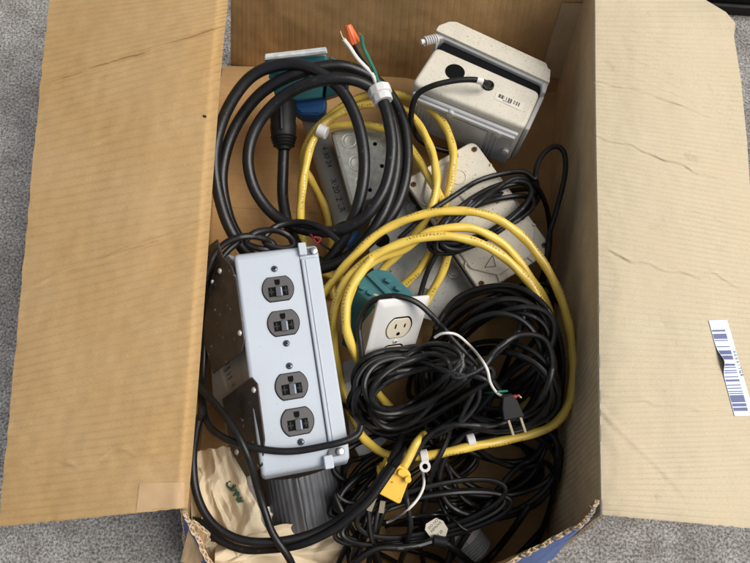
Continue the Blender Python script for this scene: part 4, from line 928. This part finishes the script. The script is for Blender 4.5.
# two prong plug
t = t8
zp = max(hz(*p_) for p_ in ((506, 400), (514, 408), (520, 414), (508, 416))) + .013
fr = Frame((514, 412, zp), (526, 409, zp), (511, 400, zp + .002))
bm = B(); prism(bm, round_poly(fr.ls([(503, 397), (512, 394), (518, 401), (525, 417), (504, 421), (502, 408)]), .002), -.012, 0); bmesh.ops.transform(bm, matrix=fr.M, verts=bm.verts); pg = obj('plug', bm, 'black_pl', t, world=True, bev=.0016)
for k in range(3):
    a = P(503 + k * .8, 396.5 + k * 2.2, zp + .0005); b_ = P(511.5 + k * .8, 394.5 + k * 2.2, zp + .0005); bm = B(); tube(bm, [a, b_], .0016, 8); obj('strain_rib', bm, 'black_pl', pg, world=True)
for p0, p1 in (((508, 420), (513, 435)), ((520, 417), (525, 432))):
    x, y = fr.l(*p0, -.006); x1, y1_ = fr.l(*p1, -.006); d_ = Vector((x1 - x, y1_ - y)).normalized(); n_ = Vector((-d_.y, d_.x)) * .0012
    bm = B(); prism(bm, [(x - n_.x, y - n_.y), (x1 - n_.x, y1_ - n_.y), (x1 + n_.x, y1_ + n_.y), (x + n_.x, y + n_.y)], -.009, -.003); bmesh.ops.transform(bm, matrix=fr.M, verts=bm.verts); obj('prong', bm, 'brass', pg, world=True)
t = thing('red_terminal', 'small red crimp terminal beside the black two prong plug', 'terminal', loc=P(514, 397, zp))
bm = B(); a = P(510, 397.5, zp - .004); b_ = P(516, 396.5, zp - .004); cyl(bm, a, b_, .0024, n=12); obj('sleeve', bm, 'red', t, world=True)
bm = B(); c_ = P(521, 398, zp - .004); tube(bm, [b_, b_.lerp(c_, .5) + Vector((0, .002, 0)), c_], .0016, 8); obj('spade', bm, 'copper', t, world=True)

# yellow connector on its lead, on top of the heap
t = t_yellow
zc = max(hz(*p_) for p_ in ((385, 470), (395, 485), (380, 490), (400, 475))) + .008
obj('cable', tube(B(), [Vector(a) for a in catmull([tuple(P(*p)) for p in ((452, 432, .06), (432, 432, .085), (419, 440, zc - .012), (411, 453, zc - .009), (403, 468, zc - .009))], .003)], .0053, 12, twist=80, amp=.06), 'yellow', t, world=True)
fr = Frame((394, 485, zc), (408, 491, zc - .003), (398, 468, zc + .003))
bm = B(); prism(bm, round_poly(fr.ls([(383, 467), (400, 476), (409, 481), (400, 505), (377, 493)]), .004), -.026, 0)
if True:
    bmesh.ops.transform(bm, matrix=fr.M, verts=bm.verts); pg = obj('connector', bm, 'yellow_pl', t, world=True, bev=.0035, seg=3); stamp_obj(pg)
for poly, z0, z1 in (([(389, 461), (405, 467), (411, 474), (409, 480), (395, 474), (386, 466)], -.020, .004), ([(386, 460), (389, 459), (386, 468), (383, 467)], -.012, .006), ([(379, 469), (383, 471), (381, 478), (378, 476)], -.018, .002)):
    bm = B(); prism(bm, round_poly(fr.ls(poly), .003), z0, z1); bmesh.ops.transform(bm, matrix=fr.M, verts=bm.verts); obj('cord_clamp', bm, 'yellow_pl', pg, world=True, bev=.0015)
for px, py in ((400, 471), (407, 478)):
    x, y = fr.l(px, py); bm = B(); cyl(bm, (x, y, .004), (x, y, .0075), .004, .0036, n=16); bmesh.ops.transform(bm, matrix=fr.M, verts=bm.verts); obj('clamp_screw', bm, 'yellow_pl', pg, world=True, bev=.0006)
for (p0, p1) in (((374, 498), (369, 511)), ((383, 501), (381, 513))):
    x, y = fr.l(*p0, -.012); x1, y1_ = fr.l(*p1, -.012); d_ = Vector((x1 - x, y1_ - y)).normalized(); n_ = Vector((-d_.y, d_.x)) * .003
    bm = B(); prism(bm, [(x - n_.x, y - n_.y), (x1 - n_.x, y1_ - n_.y), (x1 + n_.x, y1_ + n_.y), (x + n_.x, y + n_.y)], -.013, -.0115); bmesh.ops.transform(bm, matrix=fr.M, verts=bm.verts); obj('prong', bm, 'brass', pg, world=True)

# loose white wires
def loose(label, pts, r, m, name='loose_wire'):
    t = thing(name, label, 'wire', loc=P(pts[0][0], pts[0][1], .05)); obj('insulation', tube(B(), lay(pts, r, 6, step=1.2), r, 8), m, t, world=True); return t
loose('thin white wire curving down to the two prong plug', [(434, 338, .125), (442, 333.5, .13), (455, 334, .13), (466, 342, .125), (478, 355, .12), (487, 369, .118), (490, 382, .115), (496, 392, .112), (503, 397, .110)], .0016, 'white_w')
loose('bent white wire hanging below the yellow cord clamp', [(421, 466, .09), (423.5, 476, .085), (423.5, 487, .08), (417, 500, .075), (405, 512, .07), (394, 519, .07), (386, 523, .07)], .0016, 'white_w')
t = loose('thin black wire with a red tip lying on the grey fitting', [(385, 528, .03), (405, 519, .05), (425, 515, .06), (446, 515, .075), (455, 521, .078), (462, 528, .078), (468, 531, .078)], .0015, 'black')
a = P(467, 530.5, .080); b_ = P(471, 532, .080); bm = B(); cyl(bm, a, b_, .003, .0025, n=12); obj('tip', bm, 'red', t, world=True)
loose('thin green wire lying behind the two prong plug', [(484, 393, .08), (492, 392.5, .08), (500, 391.5, .08), (508, 391, .08)], .0012, 'green')

# tag
zt = max(hz(436, 524), hz(436, 532), hz(444, 527)) + .004
fr = Frame((436, 529, zt), (447, 525, zt), (432, 519, zt + .002))
t = thing('cord_tag', 'small white eight sided paper tag with faint print on a black cord', 'tag', fr)
bm = B(); prism(bm, fr.ls([(426, 524), (436, 518), (443, 521), (448, 529), (446, 536), (438, 539), (431, 538), (425, 530)]), -.0006, 0); tg = obj('paper', bm, 'tagc', t, smooth=False)
for px, py, s in ((434, 523.5, 'DO NOT'), (436, 527, 'REMOVE'), (440, 533, 'E 20')): x, y = fr.l(px, py); obj('printed_text', text_bm(s, .0042, at2(x, y, .0001, 25)), 'ink', tg, smooth=False)
bm = B(); a = P(433, 540, zt + .002); b_ = P(447, 543, zt + .002); cyl(bm, a, b_, .006, n=14); obj('collar', bm, 'black_pl', t, world=True, bev=.001)
t = cord('black_cord', 'black cord through the paper tag along the near edge of the box', group=GC, start=P(430, 545, .05))
obj('cable', tube(B(), lay([(340, 588, .03), (356, 562, .03), (378, 548, .03), (400, 548, .04), (420, 545, .055), (434, 541, .062), (448, 544, .058), (462, 556, .04), (480, 566, .03), (505, 540, .03), (530, 505, .03)], .0040, 10), .0040, 9), 'black', t, world=True)

# ================================================================== grey power box with four outlets
fr = Frame((288, 356, .165), (331, 349.5, .157), (273, 252, .165))
t = thing('power_box', 'pale grey power box with four dark outlets standing along the left flap', 'power strip', fr)
f4 = fr.ls([(229, 251), (318, 246.5), (349, 447), (263, 458)]); xl = (f4[0][0] + f4[3][0]) / 2; xr = (f4[1][0] + f4[2][0]) / 2; yt = (f4[0][1] + f4[1][1]) / 2; yb = (f4[3][1] + f4[2][1]) / 2
bm = B(); D_ = -.058
prof = [(yt - .001, D_), (yt, -.006), (yt - .004, 0), (yb + .002, 0), (yb - .016, -.010), (yb - .021, -.030), (yb - .012, D_)]
a_ = [bm.verts.new((xl, y, z)) for y, z in prof]; b2_ = [bm.verts.new((xr, y, z)) for y, z in prof]; k = len(prof)
bm.faces.new(a_); bm.faces.new(b2_[::-1]); [bm.faces.new((a_[i], b2_[i], b2_[(i + 1) % k], a_[(i + 1) % k])) for i in range(k)]
hs = obj('housing', bm, 'grey_case', t, bev=.0045, seg=4)
# hinged cover strip along the right edge
xs = fr.l(315, 355)[0]
bm = B(); prism(bm, rrect(xs, xr - .001, yb + .004, yt - .016, .002, 3), .0002, .0034); cv = obj('hinged_cover', bm, 'grey_case', t, bev=.0016, seg=3)
bm = B(); box(bm, xs + .0045, xs + .0062, yb + .006, yt - .018, .0032, .0044); obj('ridge', bm, 'grey_case', cv, bev=.0005)
bm = B(); box(bm, xs - .0012, xs - .0002, yb + .004, yt - .012, .0001, .0004); obj('seam', bm, mat('shadow_gap', (.12, .12, .13), .8), t)
for (px, py) in ((311, 251.5), (337, 452)):
    x, y = fr.l(px, py); bm = B(); prism(bm, rrect(x - .009, x + .008, y - .0042, y + .0042, .004, 5), .0002, .0006); obj('latch_slot', bm, mat('latch_recess', (.09, .09, .10), .5), t)
    bm = B(); lathe(bm, (x + .003, y, .0006), (0, 0, 1), [(0, .0042), (.0025, .004), (.003, .0025)], 18); obj('hinge_pin', bm, 'steel', t)
x, y = fr.l(301.5, 248); bm = B(); prism(bm, rrect(x - .004, x + .005, y - .010, y + .005, .0015, 3), .0002, .006); obj('hinge_lug', bm, 'grey_case', t, bev=.001)
x, y = fr.l(329, 463); bm = B(); prism(bm, rrect(x - .005, x + .005, y - .006, y + .008, .0015, 3), -.02, .001); obj('hinge_lug', bm, 'grey_case', t, bev=.001)
for px, py in ((278, 289), (283.5, 323), (291.5, 386), (297.5, 421.5)):
    x, y = fr.l(px, py); rd = .0172
    bm = B(); prism(bm, outlet_shape(x, y, rd * 1.045, rd * .84), .0001, .0004); obj('opening', bm, 'hole', t)
    bm = B(); prism(bm, outlet_shape(x, y, rd, rd * .80), .0004, .0022); f_ = obj('outlet_face', bm, 'face_grey', t, bev=.0007)
    bm = B(); prism(bm, [(x - .0030, y + .0105), (x + .0030, y + .0105), (x + .0030, y + .006), (x + .0018, y + .0042), (x - .0018, y + .0042), (x - .0030, y + .006)], .00225, .0024); obj('ground_hole', bm, 'hole', f_)
    bm = B(); box(bm, x - .0108, x + .0108, y - .0088, y + .0022, .00225, .0024); obj('recess', bm, 'hole', f_)
    bm = B(); prism(bm, [(x - .0032, y - .0095), (x + .0042, y - .0095), (x + .0042, y + .002), (x + .0015, y + .0040), (x - .0030, y + .002)], .0025, .0044); obj('shutter', bm, mat('shutter_grey', (.075, .075, .078), .25), f_, bev=.0008)
    bm = B(); box(bm, x + .0026, x + .0042, y - .0088, y + .0008, .0045, .0047); obj('shutter_glint', bm, mat('painted_glint', (.30, .36, .46), .2), f_)  # pale blue strip painted as the sky highlight along the shutter
    for sx in (-.0078, .0084):
        bm = B(); box(bm, x + sx - .0030, x + sx + .0030, y - .0042, y - .0026, .00245, .0032); box(bm, x + sx - .0008, x + sx + .0008, y - .0070, y + .0006, .00245, .0031); obj('slot', bm, mat('slot_rib', (.02, .02, .02), .5, spec=.2), f_)
for px, py, a_ in ((274.5, 269, 10), (286.5, 343.5, 60), (289.5, 366, 20), (301, 442, 35)): x, y = fr.l(px, py); screw(t, x, y, .0003, .0036, mat('blued_screw', (.12, .13, .15), .35, metal=.8), a_)
# flank with sticker and dark guard plates
F2 = Frame((241, 330, .148), (244, 330, .158), (236, 268, .148))
Q = [P(228, 254, .152), P(236, 262, .158), P(262, 456, .152), P(250, 470, .11), P(212, 395, .085), P(203, 270, .098)]
bm = B(); A_ = [bm.verts.new(p) for p in Q]; B_ = [bm.verts.new(p + Vector((.012, 0, -.02))) for p in Q]; bm.faces.new(A_); bm.faces.new(B_[::-1]); [bm.faces.new((A_[i], B_[i], B_[(i + 1) % 6], A_[(i + 1) % 6])) for i in range(6)]
fk = obj('flank', bm, mat('flank_plastic', (.34, .33, .30), .5), t, world=True, bev=.002); bvf = bvh_of(fk)
sk = obj('rating_sticker', sticker(bvf, [(219, 366), (237, 354), (243, 382), (227, 392)], 4, 4, .0006), 'rating', t, world=True)
for px, py, s, sz in ((229, 363, 'MODEL', .0035), (230, 368, 'POWER', .005), (231, 373, '125V 20A', .003), (232, 377, 'WARNING', .0026), (235, 384, 'UL 4', .004)):
    p = on_surface(bvf, px, py, .0012)
    if p: obj('printed_text', text_bm(s, sz, Matrix.Translation(p) @ Matrix.Rotation(R(34), 4, 'Z') @ Matrix.Rotation(R(-30), 4, 'Y')), 'ink', sk, world=True, smooth=False)
def guard(poly, bolts, z_in, lift):
    """a dark steel plate lying along the sloping flank"""
    n_ = (Q[4] - Q[0]).cross(Q[2] - Q[0]).normalized(); n_ = n_ if n_.z > 0 else -n_
    o0 = Q[0] + n_ * lift
    def on(px, py, h=0):
        d = ray(px, py); o = o0 + n_ * h; return CAM + d * ((o - CAM).dot(n_) / d.dot(n_))
    bm = B(); A_ = [bm.verts.new(on(x, y)) for x, y in poly]; B_ = [bm.verts.new(on(x, y) - n_ * .002) for x, y in poly]; k = len(poly)
    bm.faces.new(A_); bm.faces.new(B_[::-1]); [bm.faces.new((A_[i], B_[i], B_[(i + 1) % k], A_[(i + 1) % k])) for i in range(k)]
    o = obj('guard_plate', bm, 'dark_metal', t, world=True, bev=.0008)
    for x, y in bolts:
        p = on(x, y); bm = B(); lathe(bm, p, n_, [(0, .0034), (.001, .0032), (.002, .002)], 14); obj('rivet', bm, 'galv', o, world=True)
guard([(205, 248), (217, 239), (222, 256), (231, 266), (236, 280), (244, 340), (241, 352), (213, 374), (203, 340)], [(220, 271), (212, 281), (240, 333)], 0, .010)
guard([(222, 399), (251, 377), (257, 384), (264, 440), (262, 466), (246, 478), (230, 450)], [(254, 390), (237, 452)], 0, .010)
Qp = [P(222, 404, .10), P(247, 440, .115), P(262, 500, .10), (P(259, 510, .098)), P(247, 513, .096), P(232, 470, .098)]
bm = B(); A_ = [bm.verts.new(p) for p in Qp]; B_ = [bm.verts.new(p - Vector((0, 0, .002))) for p in Qp]; k = 6; bm.faces.new(A_); bm.faces.new(B_[::-1]); [bm.faces.new((A_[i], B_[i], B_[(i + 1) % k], A_[(i + 1) % k])) for i in range(k)]
t3 = thing('steel_strap', 'bare steel strap with a bolt and stamped end beside the paper bag', 'bracket', loc=P(245, 470, .09)); o = obj('strap', bm, 'galv_dull', t3, world=True, bev=.0008)
bm = B(); p = P(237, 473, .1005); cyl(bm, p, p + Vector((0, 0, .004)), .0045, n=6); obj('bolt', bm, 'galv', t3, world=True)
p = P(247, 492, .102); obj('stamped_text', text_bm('MIN', .009, Matrix.Translation(p) @ Matrix.Rotation(R(-60), 4, 'Z')), 'galv', t3, world=True, smooth=False)
for c in list(t.children): 
    if c.name.startswith(('housing', 'hinged_cover', 'flank')): stamp_obj(c)
stamp_obj(o)

# 9 cords round the power box
t = cord('black_cord', 'black cord looping over the near end of the grey power box', group=GC, start=P(300, 450, .1))
pts = [(240, 240, .12), (222, 258, .13), (210, 290, .11), (205, 340, .10), (203, 390, .10), (206, 420, .12), (222, 437, .16), (255, 448, .172), (290, 451.5, .174), (325, 446, .173), (348, 440, .168), (359, 433, .155), (361, 424, .15), (358, 417, .14)]
obj('cable', tube(B(), lay(pts, .0038, 10, zmax=.178, tail=[(353, 411, .12), (345, 406, .10), (330, 402, .09)]), .0038, 10), 'black', t, world=True)
t = cord('black_cord', 'heavy black cord sweeping round the paper bag in the near left corner', group=GC, start=P(200, 500, .1))
pts = [(204, 402, .105), (197, 428, .115), (193, 460, .125), (197, 495, .135), (212, 523, .14), (238, 539, .14), (272, 542, .135), (308, 535, .13), (340, 519, .125), (366, 497, .12), (386, 470, .115), (397, 449, .11)]
obj('cable', tube(B(), lay(pts, .0045, 16, zmax=.16, head=[(192, 345, .09), (200, 372, .098)], tail=[(402, 434, .085), (404, 420, .055)]), .0045, 10), 'black', t, world=True)
t = cord('black_cord', 'second black cord beside the paper bag, running back to the heap', group=GC, start=P(300, 545, .1))
pts = [(200, 520, .12), (216, 538, .12), (240, 549, .115), (264, 550, .11), (300, 545, .115), (332, 531, .115), (352, 516, .115), (370, 500, .11), (390, 472, .1), (404, 452, .09)]
obj('cable', tube(B(), lay(pts, .0042, 14, tail=[(412, 438, .07), (418, 424, .05)]), .0042, 10), 'black', t, world=True)
t = cord('black_cord', 'black cord dropping from the dark guard plate past the silver tape roll', group=GC, start=P(250, 450, .1))
pts = [(188, 372, .10), (203, 390, .10), (217, 406, .11), (231, 424, .13), (243, 445, .14), (251, 465, .135), (258, 490, .13), (266, 515, .115), (273, 534, .105), (290, 560, .09), (300, 588, .08)]
obj('cable', tube(B(), lay(pts, .0040, 14), .0040, 10), 'black', t, world=True)
t = cord('black_cord', 'small black cord coil tucked above the grey power box', group=GC, start=P(260, 240, .08))
pts = [(202, 292, .10), (207, 272, .135), (217, 251, .15), (233, 239, .15), (252, 236, .13), (268, 240, .11), (275, 247, .09), (262, 249, .085), (246, 243, .09), (254, 233, .105), (274, 230, .11), (289, 236, .1), (294, 246, .085), (280, 249, .08), (264, 241, .09), (275, 227, .1), (300, 222, .075), (322, 228, .05), (340, 242, .04)]
obj('cable', tube(B(), lay(pts, .0040, 8, zmax=.17), .0040, 9), 'black', t, world=True)
t = cord('black_cord', 'black lead bending out of the rubber grommet on the white enclosure', group=None, start=P(450, 90, .13))
pts = [tuple(P(*p)) for p in ((488, 86, .155), (483, 81.5, .165), (470, 79.5, .168), (452, 81, .168), (432, 86, .165), (418, 94, .155), (412, 108, .14), (412, 125, .12), (420, 140, .10), (436, 148, .085), (452, 152, .08))]
obj('cable', tube(B(), [Vector(a) for a in catmull(pts, .003)], .0036, 10), 'black', t, world=True)
a = P(483, 81.8, .167); b_ = P(477, 80, .168); bm = B(); cyl(bm, a, b_, .0042, n=12); obj('white_mark', bm, 'white_w', t, world=True)
